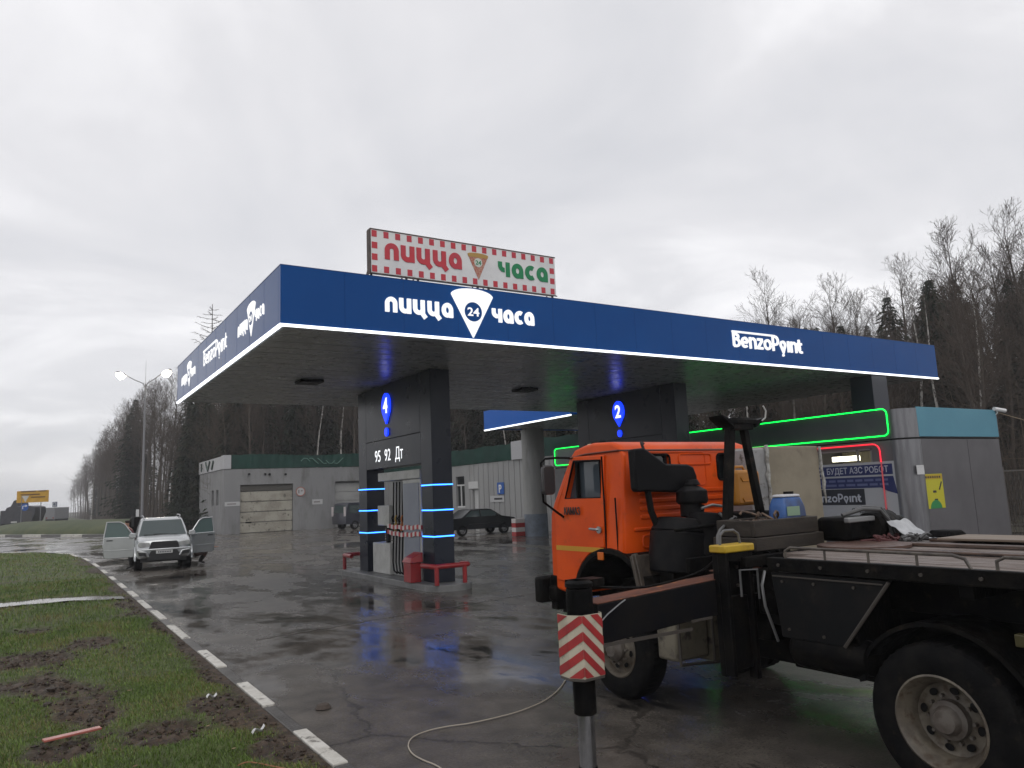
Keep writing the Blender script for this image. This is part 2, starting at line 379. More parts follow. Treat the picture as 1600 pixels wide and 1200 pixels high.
for y in ys:
    for u in us:
        x = xmax(y)-u*(1 if y < 50 else 1); vs.append((x, y, gz(x, y))); gatt.append(grassy(x, y))
nu = len(us)
vb.add(vs, [(j*nu+i+1, j*nu+i, (j+1)*nu+i, (j+1)*nu+i+1) for j in range(len(ys)-1) for i in range(nu-1)])
def verge_mat():
    M_ = SOIL.copy(); M_.name = 'verge_soil'; t = M_.node_tree; b = t.nodes['Principled BSDF']
    at = nd(t, 'ShaderNodeAttribute', attribute_name='grass'); mxx = nd(t, 'ShaderNodeMixRGB')
    src = b.inputs['Base Color'].links[0].from_socket
    n = nd(t, 'ShaderNodeTexNoise', i_Scale=3., i_Detail=5.); cr2 = nd(t, 'ShaderNodeValToRGB'); t.links.new(n.outputs[0], cr2.inputs[0])
    tcx = nd(t, 'ShaderNodeTexCoord'); t.links.new(tcx.outputs['Object'], n.inputs[0])
    cr2.color_ramp.elements[0].position = .35; cr2.color_ramp.elements[1].position = .65
    cr2.color_ramp.elements[0].color = (.050, .062, .020, 1); cr2.color_ramp.elements[1].color = (.085, .105, .03, 1)
    t.links.new(at.outputs['Fac'], mxx.inputs[0]); t.links.new(src, mxx.inputs[1]); t.links.new(cr2.outputs[0], mxx.inputs[2]); t.links.new(mxx.outputs[0], b.inputs['Base Color'])
    return M_
vg = struct('verge', vb, verge_mat(), smooth=180, fixn=False)
a_ = vg.data.attributes.new('grass', 'FLOAT', 'POINT'); a_.data.foreach_set('value', gatt)
# blades
def blades(name, cells, hs, ws, mats):
    b = B(); R = random.Random(11)
    V_, F_, MI = [], [], []
    for (x0, x1, y0, y1, n) in cells:
        for _ in range(n):
            y = R.uniform(y0, y1); x = R.uniform(x0, min(x1, xmax(y)-.02))
            g = grassy(x, y)
            if R.random() > g*.95+.13: continue
            d = math.hypot(x, y); k = max(1, d/11)
            h = R.uniform(.5, 1.25)*hs*(.55+.45*g)*min(k, 1.7); wd = ws*R.uniform(.6, 1.3)*k
            a = R.uniform(0, 2*pi); ln = R.uniform(0, 1)*h*.8; z = gz(x, y)-.006
            ca, sa = cos(a), sin(a); bx, by = cos(a+1.7)*ln, sin(a+1.7)*ln
            o = len(V_)
            V_ += [(x-ca*wd, y-sa*wd, z), (x+ca*wd, y+sa*wd, z), (x+bx*.45+ca*wd*.6, y+by*.45+sa*wd*.6, z+h*.6), (x+bx, y+by, z+h)]
            F_.append((o, o+1, o+2, o+3))
            t = noise.noise(Vector((x*1.3, y*.9, 9)))+R.uniform(-.55, .55)
            MI.append(0 if t < -.1 else (1 if t < .38 else 2))
    b.v = [Vector(p) for p in V_]; b.f = F_; b.mi = MI
    o = solo(name, None, None, b, mats, smooth=180, fixn=False); o['kind'] = 'stuff'
    props(o, 'short patchy wet grass growing over the muddy verge', 'grass'); return o
GM = [mat('blade_dark', (.080, .132, .022), .5), mat('blade_mid', (.132, .200, .030), .5), mat('blade_dry', (.19, .165, .06), .6)]
blades('grass', [(-3.2, 2.1, 4.5, 11, 120000), (-5, 2.1, 11, 17, 52000), (-9, 2.1, 17, 28, 48000), (-22, 2.1, 28, 57, 60000)], .044, .0036, GM)
# clods of turned mud and fallen leaves
mb_ = B(); lf = B(); R_ = random.Random(21)
ico = [Vector(v).normalized() for v in ((0, 0, 1), (.9, 0, .3), (.28, .85, .35), (-.72, .53, .3), (-.72, -.53, .35), (.28, -.85, .3), (.6, .4, -.4), (-.3, .8, -.4), (-.8, -.1, -.4), (-.1, -.8, -.4), (.6, -.5, -.4))]
icf = [(0, 1, 2), (0, 2, 3), (0, 3, 4), (0, 4, 5), (0, 5, 1), (1, 6, 2), (2, 7, 3), (3, 8, 4), (4, 9, 5), (5, 10, 1), (6, 7, 2), (7, 8, 3), (8, 9, 4), (9, 10, 5), (10, 6, 1)]
for _ in range(16000):
    y = 4.5+R_.random()**1.5*17; x = R_.uniform(-5, 2.1); g = grassy(x, y)
    if R_.random() < (1-g)**2:
        s_ = R_.uniform(.008, .03)*(1 if R_.random() < .93 else 2.); o_ = Vector((x, y, gz(x, y)+s_*.2)); rr = [R_.uniform(.6, 1.3) for _ in ico]
        mb_.cur = R_.choice((0, 0, 1)); mb_.add([o_+Vector((v.x, v.y, v.z*.7))*s_*k for v, k in zip(ico, rr)], icf)
    elif R_.random() < .05:
        s_ = R_.uniform(.012, .026); a = R_.uniform(0, 6.28); c = Vector((cos(a), sin(a), R_.uniform(-.3, .3)))*s_; d_ = Vector((-sin(a), cos(a), R_.uniform(-.3, .3)))*s_*.6; o_ = Vector((x, y, gz(x, y)+.02+.015*g))
        lf.cur = R_.choice((0, 1)); lf.add([o_-c, o_+d_, o_+c, o_-d_], [(0, 1, 2, 3)])
o = solo('mud_clods', 'small clods of turned wet mud on the bare parts of the verge', 'mud', mb_, [SOIL, mat('clod_dark', (.035, .024, .017), .7)], smooth=0, kind='stuff', fixn=False)
o = solo('fallen_leaves', 'scattered brown fallen leaves on the verge', 'leaves', lf, [mat('leaf_tan', (.20, .14, .07), .7), mat('leaf_brown', (.11, .06, .03), .7)], smooth=0, kind='stuff', fixn=False)
# rain-filled rut across the verge
rb = B()
def rutp(u, v):
    x = 2.0-u*13; wv = .42+.30*noise.noise(Vector((x*1.3, 0, 5)))+.05*sin(x*5)
    return (x, ruty(x)+(v-.5)*2*wv, .082+.004*u)
rb.grid(rutp, 90, 2)
struct('puddle', rb, mat('muddy_water', (.13, .118, .10), .12, c2=(.24, .22, .2), ns=3), smooth=180)

# ---- kerb: painted every other stone
WHITE_K = mat('worn_kerb_paint', (.62, .60, .55), .6, c2=(.5, .48, .43), ns=5, c3=(.09, .08, .07), ns3=6, lo3=.57, hi3=.66, bump=.4, bs=40)
GREY_K = mat('wet_kerb_concrete', (.085, .08, .074), .42, c2=(.055, .05, .046), ns=4, bump=.5, bs=35, c3=(.16, .15, .13), ns3=9, lo3=.62, hi3=.7)
kb = B()
def stone(p, q, z, white, wd=.068):
    d = (Vector(q)-Vector(p)); Ln = d.length-.012; d.normalize(); nn = Vector((-d.y, d.x, 0)); c = (Vector(p)+Vector(q))/2
    kb.cur = 0 if white else 1
    M_ = Matrix((d, nn, Vector((0, 0, 1)))).transposed()
    kb.obox((c.x, c.y, z/2-.05), Ln, wd*2, z+.1, M_)
whites = [(6.4, 7.56), (8.68, 9.95), (11.12, 12.55), (13.93, 15.7), (16.6, 18.05), (18.75, 20.45), (21.3, 22.8), (24, 25.6), (27, 28.6), (30.3, 32), (34, 36), (38.5, 40.5), (43, 45)]
yy = 1.; seq = []
for a, c in whites:
    n_ = max(1, round((a-yy)/1.1))
    for i in range(n_): seq.append((yy+(a-yy)*i/n_, yy+(a-yy)*(i+1)/n_, False))
    seq.append((a, c, True)); yy = c
for a, c, wq in seq:
    r_ = random.uniform(-.018, .012); k1 = .0+.012*noise.noise(Vector((a, 0, 0)))
    stone((xmax(a)+.09+k1, a, 0), (xmax(c)+.09+k1, c, 0), (.058 if wq else .045)+r_*.7, wq)
pv = [(xmax(45)+.14, 45, 0), (.6, 49.2, 0), (-2.1, 53.3, 0), (-8, 56.3, 0), (-20, 57.2, 0), (-40, 58.1, 0)]
for i in range(5):
    a, c = Vector(pv[i]), Vector(pv[i+1]); n_ = max(2, int((c-a).length/1.6))
    for k in range(n_): stone(a+(c-a)*k/n_, a+(c-a)*(k+1)/n_, .08, (i+k) % 2 == 0)
k0, k1 = onZ(-320, 839), onZ(168, 838.5)
n_ = 26
for k in range(n_): stone(k0+(k1-k0)*k/n_, k0+(k1-k0)*(k+1)/n_, .2, k % 2 == 0, .25)
struct('kerb', kb, [WHITE_K, GREY_K], bevel=.012)

# ---- far verge beyond the crossing road, with forest floor behind
fv = B()
kd = (k1-k0).normalized(); kn = Vector((-kd.y, kd.x, 0)); kn = kn if kn.y > 0 else -kn
def farv(u, v):
    p = k0.lerp(k1+kd*9, u)+Vector((-kd.x*0, 0, 0)); q = p+kn*.3+Vector((0, 1, 0))*(v**2*420)
    bump = 1.1*sin(pi*min(1, v*3.0))*max(0, min(1, (q.x+7)/6)) if v < .34 else 0
    return (q.x+max(0, v-.05)*2, q.y, .18+.25*v+bump+.1*noise.noise(Vector((q.x*.3, q.y*.2, 0))))
fv.grid(farv, 60, 40)
struct('far_verge', fv, mat('far_grass', (.045, .062, .02), .8, c2=(.075, .085, .032), ns=.5, bump=.6, bs=3), smooth=180)
struct('forest_floor', B().grid(lambda u, v: (11.5+u*130, 63.5+v*340-(u*40 if v < .02 else 0), .03+.35*noise.noise(Vector((u*60, v*140, 2)))*min(1, u*20)), 50, 60), FLOOR, smooth=180)
struct('forest_floor', B().grid(lambda u, v: (30+u*110, -30+v*93.5, .03+.3*noise.noise(Vector((u*50, v*40, 2)))*min(1, u*20)), 40, 40), FLOOR, smooth=180)
# slightly raised joint lines of old repairs in the paving
sb = B()
def seam(pts, wd, z=.004):
    for i in range(len(pts)-1):
        a, c = Vector(pts[i]), Vector(pts[i+1]); n = Vector((-(c-a).y, (c-a).x, 0)).normalized()*wd
        sb.quad(a+n+Z3*z, a-n+Z3*z, c-n+Z3*z, c+n+Z3*z)
def wob(p, q, n, amp):
    p, q = Vector(p), Vector(q); d = (q-p); nn = Vector((-d.y, d.x, 0)).normalized()
    return [p+d*i/n+nn*amp*noise.noise(Vector((i*.8, p.x, p.y))) for i in range(n+1)]
seam(wob(onZ(400, 1000), onZ(890, 918), 40, .10), .035)
seam(wob(onZ(330, 868), onZ(545, 842), 14, .1), .05, .0045)
struct('paving_joint', sb, mat('joint', (.10, .09, .078), .5, c2=(.04, .036, .03), ns=6, bump=.5, bs=20))

# ================================================================== TREES
BARK = mat('bark_grey_brown', (.075, .062, .052), .9, spec=.1, c2=(.11, .095, .08), ns=9, bump=.7, bs=16)
TWIG = mat('twig_brown', (.085, .068, .056), .9, spec=.1)
BIRCH = mat('birch_bark', (.42, .40, .37), .8, c2=(.06, .055, .05), ns=5, lo=.52, hi=.6, stretch=(1, 1, .5))
NEEDLE = [mat('needle_dark', (.024, .031, .022), .9, spec=.1), mat('needle_mid', (.036, .043, .029), .9, spec=.1), mat('needle_dead', (.04, .034, .025), .9, spec=.1)]
def frust(b, p, q, r0, r1, n=3):
    a = (q-p).normalized(); u = a.orthogonal().normalized(); v = a.cross(u); o = len(b.v)
    for pt, r in ((p, r0), (q, r1)):
        for k in range(n): b.v.append(pt+(u*cos(2*pi*k/n)+v*sin(2*pi*k/n))*r)
    for k in range(n): b.f.append((o+k, o+(k+1) % n, o+n+(k+1) % n, o+n+k)); b.mi.append(0)
def bare_mesh(seed, h, r0, spread, fork=.38, dens=1., lean=0.):
    R = random.Random(seed); T, C = B(), B()
    SEG = {1: 6, 2: 4, 3: 3, 4: 2} if dens > .8 else {1: 6, 2: 4, 3: 2, 4: 2}; TW = .0075
    def limb(p, d, ln, r, lev):
        n = SEG[lev]; seg = p.copy(); dd = d.copy(); rr = r
        for i in range(n):
            dd = (dd+Vector((R.uniform(-1, 1), R.uniform(-1, 1), R.uniform(-.45, .8)))*(.12+.04*lev)).normalized()
            q = seg+dd*ln/n; r2 = max(TW, rr*.76)
            frust(C, seg, q, rr, r2, 4 if lev < 2 else 3)
            if lev < 4:
                k = (1+(R.random() < .4*dens)) if lev == 1 else (1 if R.random() < .75*dens+.2 else 0)
                for _ in range(k):
                    ax = dd.orthogonal().normalized(); ax.rotate(Matrix.Rotation(R.uniform(0, 2*pi), 3, dd))
                    ang = R.uniform(.4, .9); nd2 = (dd*cos(ang)+ax*sin(ang)+Vector((0, 0, .18))).normalized()
                    limb(q, nd2, ln*R.uniform(.36, .6)*(1.15-.4*i/n), max(TW, r2*.6), lev+1)
            seg = q; rr = r2
    p = Vector((0, 0, -.15)); d = Vector((lean, 0, 1)).normalized(); n = 15; ang0 = R.uniform(0, 6)
    for i in range(n):
        t = i/n; d = (d+Vector((R.uniform(-1, 1), R.uniform(-1, 1), 0))*.055+Vector((0, 0, .1))).normalized()
        q = p+d*h*.93/n; ra = r0*(1-t)**.75+.012; rb_ = r0*max(0, 1-t-1/n)**.75+.010
        frust(T, p, q, ra*(1.35 if i == 0 else 1), rb_, 8)
        if t > fork:
            for _ in range((2 if dens > .8 or i % 2 else 1) if t < .7 else 2):
                ang0 += 2.4+R.uniform(-.4, .4); el = R.uniform(.5, .95)*(1.1-.45*t)
                bd = Vector((cos(ang0)*sin(el), sin(ang0)*sin(el), cos(el)))
                limb(q, bd, spread*h*(1.22-t)*R.uniform(.65, 1.05), max(.02, ra*.42), 1)
        elif t > .15 and R.random() < .5:
            ang0 += 2.4; limb(q, Vector((cos(ang0)*.9, sin(ang0)*.9, .35)), spread*h*.3*R.uniform(.5, 1), ra*.22, 3)
        p = q
    return T, C
def spruce_mesh(seed, h, wid, low=.06, dens=1.):
    R = random.Random(seed); T, C = B(), B()
    T.cyl((0, 0, -.15), (0, 0, h), h*.012, .012, 8)
    z = h*low; ang = 0.
    while z < h*.985:
        t = z/h; rad = wid*h*((1-t)**.82)*(.35+.65*min(1, (t-low+.04)/.12)); nb = max(5, int(11*dens*(.5+.5*(1-t))))
        for _ in range(nb):
            ang += 2*pi/nb+R.uniform(-.4, .4); ln = rad*R.uniform(.6, 1.18)+.08
            ca, sa = cos(ang), sin(ang); ns = max(3, int(ln*3.2)); pr = Vector((0, 0, z+R.uniform(-.12, .12)))
            for i in range(ns):
                s = (i+1)/ns; q = Vector((ca*ln*s, sa*ln*s, z+ln*(.12*s-.5*s*s+.22*s**4)))
                wd = (.42+.34*R.random())*(1-.5*s)*min(1, ln*.8)+.06
                side = Vector((-sa, ca, 0)); dr = Vector((0, 0, -R.uniform(.05, .42)))
                for sg in (-1, 1):
                    m0 = pr.lerp(q, R.uniform(-.1, .2)); e = q+side*sg*wd+dr+Vector((ca, sa, 0))*R.uniform(-.05, .22)
                    mid = pr.lerp(q, .9)
                    C.cur = 0 if R.random() < .55 else (1 if R.random() < .8 else 2)
                    C.add([m0, mid, e, m0.lerp(e, .55)+Vector((0, 0, R.uniform(-.1, .03)))], [(0, 1, 2, 3)])
                pr = q
        z += (.22+.12*(1-t))*(h/16)**.3
    for _ in range(3):
        C.cur = 0; a = R.uniform(0, 6); C.add([(0, 0, h), (cos(a)*.06, sin(a)*.06, h-.5), (0, 0, h-.75)], [(0, 1, 2)])
    return T, C
def larch_mesh(seed, h):
    R = random.Random(seed); T, C = B(), B()
    T.cyl((0, 0, -.15), (0, 0, h), h*.008, .025, 8); z = h*.3; ang = 0
    while z < h*.99:
        t = z/h
        for _ in range(3):
            ang += 2.1+R.uniform(-.5, .5); ln = h*.3*(1-t)**.75*R.uniform(.5, 1.15)+.3
            p = Vector((0, 0, z)); d = Vector((cos(ang), sin(ang), R.uniform(-.15, .12)))
            for i in range(5):
                q = p+d*ln/5; frust(C, p, q, max(.016, .04*(1-i/6)), .016)
                for _k in range(5):
                    e = q+Vector((cos(ang+R.choice((-1.1, 1.1))), sin(ang+R.choice((-1.1, 1.1))), R.uniform(-.45, .2)))*ln*.16*R.uniform(.4, 1.2); frust(C, q, e, .014, .008)
                d = (d+Vector((0, 0, .07))).normalized(); p = q
        z += .42
    return T, C
PROTO = {}
def proto(key, name, label, cat, group, T, C, mt, mc):
    r = thing(name, label, cat, (0, 0, -80), 0, group)
    def L_(nm, b, m): 
        me = _mesh(nm, b, m, Matrix.Identity(4), 60, False); o = bpy.data.objects.new(nm, me); COL.objects.link(o); o.parent = r; return o
    CH[r.name] = [L_('trunk', T, mt), L_('crown', C, mc)]
    PROTO[key] = [r, False]
g1, g2, g3 = 'bare trees of the wood behind the station', 'dark spruces of the wood behind the station', 'pale birches of the wood behind the station'
l1 = 'leafless dark-barked tree in the misty wood behind the station'
l2 = 'dark green spruce in the misty wood behind the station'
l3 = 'leafless white-barked birch in the misty wood behind the station'
for k, (s, h, r0, sp, fk, dn, ln) in enumerate([(1, 17, .2, .36, .36, 1., .03), (2, 16, .17, .32, .42, .7, -.05), (3, 15, .14, .38, .3, .55, .0), (4, 18, .2, .34, .42, .85, .05)]):
    T, C = bare_mesh(s, h, r0, sp, fk, dn, ln); proto('b%d' % k, 'bare_tree', l1, 'tree', g1, T, C, BARK, TWIG)
for k, (s, h, r0, sp) in enumerate([(21, 17, .13, .26), (22, 15, .11, .24)]):
    T, C = bare_mesh(s, h, r0, sp, .40, .5, .03); proto('w%d' % k, 'birch_tree', l3, 'tree', g3, T, C, BIRCH, TWIG)
for k, (s, h, wd) in enumerate([(31, 17, .19), (32, 15, .23), (33, 18, .16)]):
    T, C = spruce_mesh(s, h, wd); proto('s%d' % k, 'spruce_tree', l2, 'tree', g2, T, C, BARK, NEEDLE)
T, C = larch_mesh(41, 20); proto('l0', 'larch_tree', 'tall thin leafless larch whose tip shows above the left end of the blue canopy', 'tree', None, T, C, BARK, TWIG)
PH = {'b0': 17, 'b1': 16, 'b2': 15, 'b3': 18, 'w0': 17, 'w1': 15, 's0': 17, 's1': 15, 's2': 18, 'l0': 20}
TR = random.Random(5)
def plant(key, x, y, h, z=0., rz=None):
    r, used = PROTO[key]; s = h/PH[key]; rz = TR.uniform(0, 6.28) if rz is None else rz
    if not used:
        PROTO[key][1] = True; r.location = (x, y, z); r.rotation_euler = (0, 0, rz); r.scale = (s, s, s); return r
    return dup(r, (x, y, z), rz, s)
def skyline(px, py, t, key):         # a tree whose top meets the sky at this place in the photo
    d = CO+ray(px, py)*t; return plant(key, d.x, d.y, d.z+.2)
# trees that stand out against the sky
skyline(332, 478, 80, 'l0')
for px, py, t, k in [(1190, 437, 62, 'b1'), (1178, 470, 64, 'w0'), (1222, 480, 66, 'b2'), (1298, 440, 58, 'b3'), (1275, 492, 60, 'b2'), (1330, 478, 60, 'w1'), (1346, 470, 62, 'b0'),
                     (1385, 462, 50, 's1'), (1402, 411, 58, 'b3'), (1440, 440, 60, 'b2'), (1488, 360, 47, 'b0'), (1462, 430, 54, 'w0'), (1530, 400, 50, 'b2'), (1512, 470, 52, 's0'), (1545, 395, 46, 'b1'), (1577, 332, 44, 'b3'), (1605, 360, 43, 'b1'),
                     (1596, 420, 50, 's2'), (1560, 470, 52, 's1'), (1430, 490, 56, 's2'), (1650, 400, 45, 'b0'), (1700, 420, 44, 's0'),
                     (1480, 440, 60, 'b1'), (1555, 420, 60, 'b2'), (1585, 390, 58, 'b0'), (1420, 470, 66, 'w1'), (1365, 500, 66, 'b1'), (1315, 505, 70, 'b0'), (1245, 512, 72, 'w1'),
                     (263, 592, 92, 'b0'), (278, 590, 88, 'w0'), (243, 600, 98, 'b3'), (228, 608, 102, 'b0'), (212, 622, 108, 's1'), (235, 612, 105, 'b3'), (220, 618, 110, 'b1'), (206, 632, 114, 'b2'), (200, 636, 112, 'b0'), (255, 618, 96, 'b3'), (188, 652, 122, 'b0'), (176, 668, 130, 'b1'),
                     (165, 682, 150, 'b3'), (155, 694, 165, 'b0'), (160, 690, 160, 'b3'), (150, 700, 172, 'b1'), (146, 706, 180, 'w1'), (141, 716, 195, 'b0'), (136, 722, 205, 'b2'), (124, 742, 260, 'b0'), (116, 760, 310, 'b1'), (112, 768, 350, 'b3'), (128, 735, 235, 'b2'), (120, 752, 280, 'b0'), (172, 676, 140, 'b0'), (182, 662, 128, 'b3'), (196, 644, 116, 'b3'), (248, 604, 98, 'b0'), (225, 616, 106, 'b3'), (214, 626, 108, 'b0'), (192, 660, 118, 'b3'),
                     (295, 600, 86, 's2'), (312, 590, 84, 's0')]: skyline(px, py, t, k)
# the wood's depth
keys = ['s0', 's1', 's2', 's0', 's2', 's1', 's0', 's2', 'b0', 'b1', 'b2', 'b3', 'w0', 'w1']
def maxh(x, y):                      # nothing seen above the canopy between its left corner and its right third
    p = Vector((x, y, 0))-CO; dep = p.dot(CF); lat = p.dot(CR); px = 800+FPX*lat/dep if dep > 1 else 0
    top = 600 if px < 290 else (572 if px < 330 else (545 if px < 440 else (520 if px < 1150 else 500)))
    if px > 1450: top = 430
    return max(7, (755-top)/FPX*dep+CAM_H), px
for k in range(290):
    z_ = TR.random()
    if z_ < .44:
        x = TR.uniform(13, 58); y = 66.5+TR.random()**1.4*20
    elif z_ < .6:
        y = 68+TR.random()**1.6*230; x = 14+TR.random()**1.3*20
    else:
        x = TR.uniform(33, 68); y = TR.uniform(2, 66)
        if x < 36 and y < 34: x += 8
    mh, px = maxh(x, y)
    if px < 60 or px > 1750: continue
    h = min(TR.uniform(15, 21), mh*TR.uniform(.9, 1.)); plant(TR.choice(keys) if not (.44 <= z_ < .6 and px < 300) else TR.choice(['s1', 's1', 'b0', 'b0', 'b3', 's0']), x, y, h*(.88 if (z_ >= .44 and px < 300) else 1))
# a looser front rank of leafless trees softens the spruces
for k in range(210):
    z_ = TR.random()
    if z_ < .40: x = TR.uniform(13, 57); y = TR.uniform(64.5, 69)
    elif z_ < .66: x = 13+TR.uniform(-.5, 3); y = 68+TR.random()**1.3*230
    else: x = TR.uniform(32.5, 40)+TR.random()*8; y = TR.uniform(4, 64)
    mh, px = maxh(x, y)
    if px < 60 or px > 1750: continue
    plant(TR.choice(['b0', 'b1', 'b2', 'b3', 'w0', 'b1', 'b2']) if px > 300 else TR.choice(['b0', 'b3', 'b0', 'b1']), x, y, min(TR.uniform(10, 17), mh*TR.uniform(.8, 1.02)))
for k in range(40):
    x = TR.uniform(33, 46); y = TR.uniform(4, 42); mh, px = maxh(x, y)
    if px < 1120 or px > 1700: continue
    plant(TR.choice(['b0', 'b3', 'b0', 'b1']), x, y, min(TR.uniform(9, 14), mh*TR.uniform(.75, .98)))
# pale birch stems seen against the dark wood
for px, t in ((492, 69), (700, 60), (1452, 40), (1478, 38), (1180, 44), (1250, 43), (1540, 37)):
    p = atD(px, t); plant('w0' if px % 4 else 'w1', p.x, p.y, min(15, maxh(p.x, p.y)[0]))
# low tangle of saplings and dead stalks along the wood's edge: nobody could count it
ub = B(); R_ = random.Random(3)
for _ in range(26000):
    z_ = R_.random()
    if z_ < .42: x = R_.uniform(12.5, 56); y = R_.uniform(64.5, 84)
    elif z_ < .6: y = 66+R_.random()**1.5*220; x = 13+R_.random()**1.5*16
    else: x = R_.uniform(31, 56); y = R_.uniform(2, 64)
    if 22 < x < 34 and y < 64: continue
    h = R_.uniform(1.2, 8.5)*(.6+.6*R_.random()); a = R_.uniform(0, 6.28); wd = R_.uniform(.012, .035)
    l = Vector((R_.uniform(-1, 1), R_.uniform(-1, 1), 0))*h*.16; o = Vector((x, y, -.05)); c = Vector((cos(a), sin(a), 0))*wd
    ub.cur = 0 if R_.random() < .8 else 1
    ub.add([o-c, o+c, o+l+Z3*h], [(0, 1, 2)])
    for _k in range(4):
        t = R_.uniform(.3, .95); q = o+l*t+Z3*h*t; e = q+Vector((R_.uniform(-1, 1), R_.uniform(-1, 1), R_.uniform(.1, .9)))*h*.2
        ub.add([q-Z3*.012, q+Z3*.012, e], [(0, 1, 2)])
o = solo('undergrowth', 'tangle of bare saplings and dry stalks filling the wood edge', 'undergrowth', ub, [TWIG, mat('dry_stalk', (.13, .10, .07), .9)], smooth=0, kind='stuff', fixn=False)
# ================================================================== CANOPY
BLUE = mat('blue_fascia', (.003, .064, .255), .15, c2=(.003, .070, .275), ns=.6, spec=.12)
WHITE_L = glow('white_letter_light', (1, 1, 1), 1.05)
WHITE_STRIP = glow('white_strip_light', (.95, .98, 1), 2.2)
CEIL = mat('ceiling_slats', (.33, .34, .34), .3, c2=(.27, .28, .285), ns=2.5, rvar=.07)
DARKP = mat('anthracite_panel', (.012, .016, .027), .3, c2=(.016, .020, .032), ns=1.2, rvar=.04, spec=.25)
BLACKM = mat('black_metal', (.006, .006, .007), .5, c2=(.011, .010, .010), ns=8, rvar=.12, spec=.1)
GALV = mat('galvanised', (.33, .34, .35), .42, .7, c2=(.26, .26, .27), ns=4)
CX0, CX1, CY0, CY1, CZ0, CZ1 = 3.61, 25.1, 13.2, 24.56, 5.3, 6.44
can = thing('canopy', 'large flat blue filling-station canopy edged by a white light strip', 'canopy', ((CX0+CX1)/2, (CY0+CY1)/2, 0))
b = B(); T_ = .12
b.box(CX0, CX1, CY0, CY0+T_, CZ0+.06, CZ1); b.box(CX0, CX1, CY1-T_, CY1, CZ0+.06, CZ1)
b.box(CX0, CX0+T_, CY0+T_, CY1-T_, CZ0+.06, CZ1); b.box(CX1-T_, CX1, CY0+T_, CY1-T_, CZ0+.06, CZ1)
part('fascia', b, BLUE, can, .006)
b = B()
for k in range(1, 18): b.box(CX0+k*1.195-.004, CX0+k*1.195+.004, CY0-.0015, CY0+.01, CZ0+.07, CZ1-.01)
for k in range(1, 10): b.box(CX0-.0015, CX0+.01, CY0+k*1.136-.004, CY0+k*1.136+.004, CZ0+.07, CZ1-.01)
part('panel_joint', b, mat('joint_blue', (.003, .045, .19), .5, spec=.1), can, smooth=0)
part('roof', B().box(CX0+T_+.01, CX1-T_-.01, CY0+T_+.01, CY1-T_-.01, CZ0+.5, CZ0+.62), GALV, can)
b = B()                                     # slats run along the canopy, with shadow gaps
y = CY0+.13; k = 0
while y < CY1-.16:
    b.cur = 0; y2 = min(y+.194, CY1-.14)
    b.box(CX0+.13, CX1-.13, y, y2, CZ0+.045+.004*(k % 3 == 0), CZ0+.075); y += .2; k += 1
b.cur = 1; b.box(CX0+.14, CX1-.14, CY0+.14, CY1-.14, CZ0+.085, CZ0+.1)
part('ceiling', b, [CEIL, BLACKM], can, smooth=0)
b = B(); b.box(CX0-.012, CX1+.012, CY0-.014, CY0+.05, CZ0+.012, CZ0+.055); b.box(CX0-.014, CX0+.05, CY0+.05, CY1+.012, CZ0+.012, CZ0+.055)
part('light_strip', b, WHITE_STRIP, can, smooth=0)
b = B(); b.box(CX0-.006, CX1+.006, CY0-.006, CY0+.14, CZ1, CZ1+.006); b.box(CX0-.006, CX0+.14, CY0+.14, CY1, CZ1, CZ1+.006)
part('edge_trim', b, mat('trim_blue', (.02, .07, .22), .4), can)
for px, py in ((483, 595), (820, 608)):
    p = onZ(px, py, CZ0+.04); b = B(); b.box(p.x-.3, p.x+.3, p.y-.3, p.y+.3, CZ0-.03, CZ0+.046); part('ceiling_lamp', b, BLACKM, can, .01)
def wedge_logo(cx, zt, zb, hw, o, U, Nn, h, x0, xw0, xc0, xc1, blue, dp=.05):
    """white pizza-slice mark with a round 24, a word either side; letters and slice stand off the fascia"""
    b = B(); U = Vector(U); Nn = Vector(Nn); o = Vector(o)
    zc = zt-.07*hw*2
    poly = [(0, zb)]+[(hw*1.0, zt-.16*hw)]+[(hw*cos(radians(a)), zt-.16*hw+.30*hw*sin(radians(a))) for a in range(12, 180, 12)]+[(-hw, zt-.16*hw)]
    b.prism(poly, o+U*cx, U, Z3, Nn, dp)
    s = part('slice_mark', b, WHITE_L, can, smooth=0)
    cz = zt-.44*(zt-zb); r = hw*.42
    part('badge', B().lathe([(r, dp+.002), (r, dp+.006)], o+U*cx+Z3*cz, Nn, 32), BLUE, s, smooth=0)
    t = B(); text(t, '24', o+U*cx+Z3*(cz-r*.42)+Nn*(dp+.006), U, Z3, Nn, r*.86, r*1.35, .006, .02, 'CENTER'); part('number', t, WHITE_L, s, smooth=0)
    return s
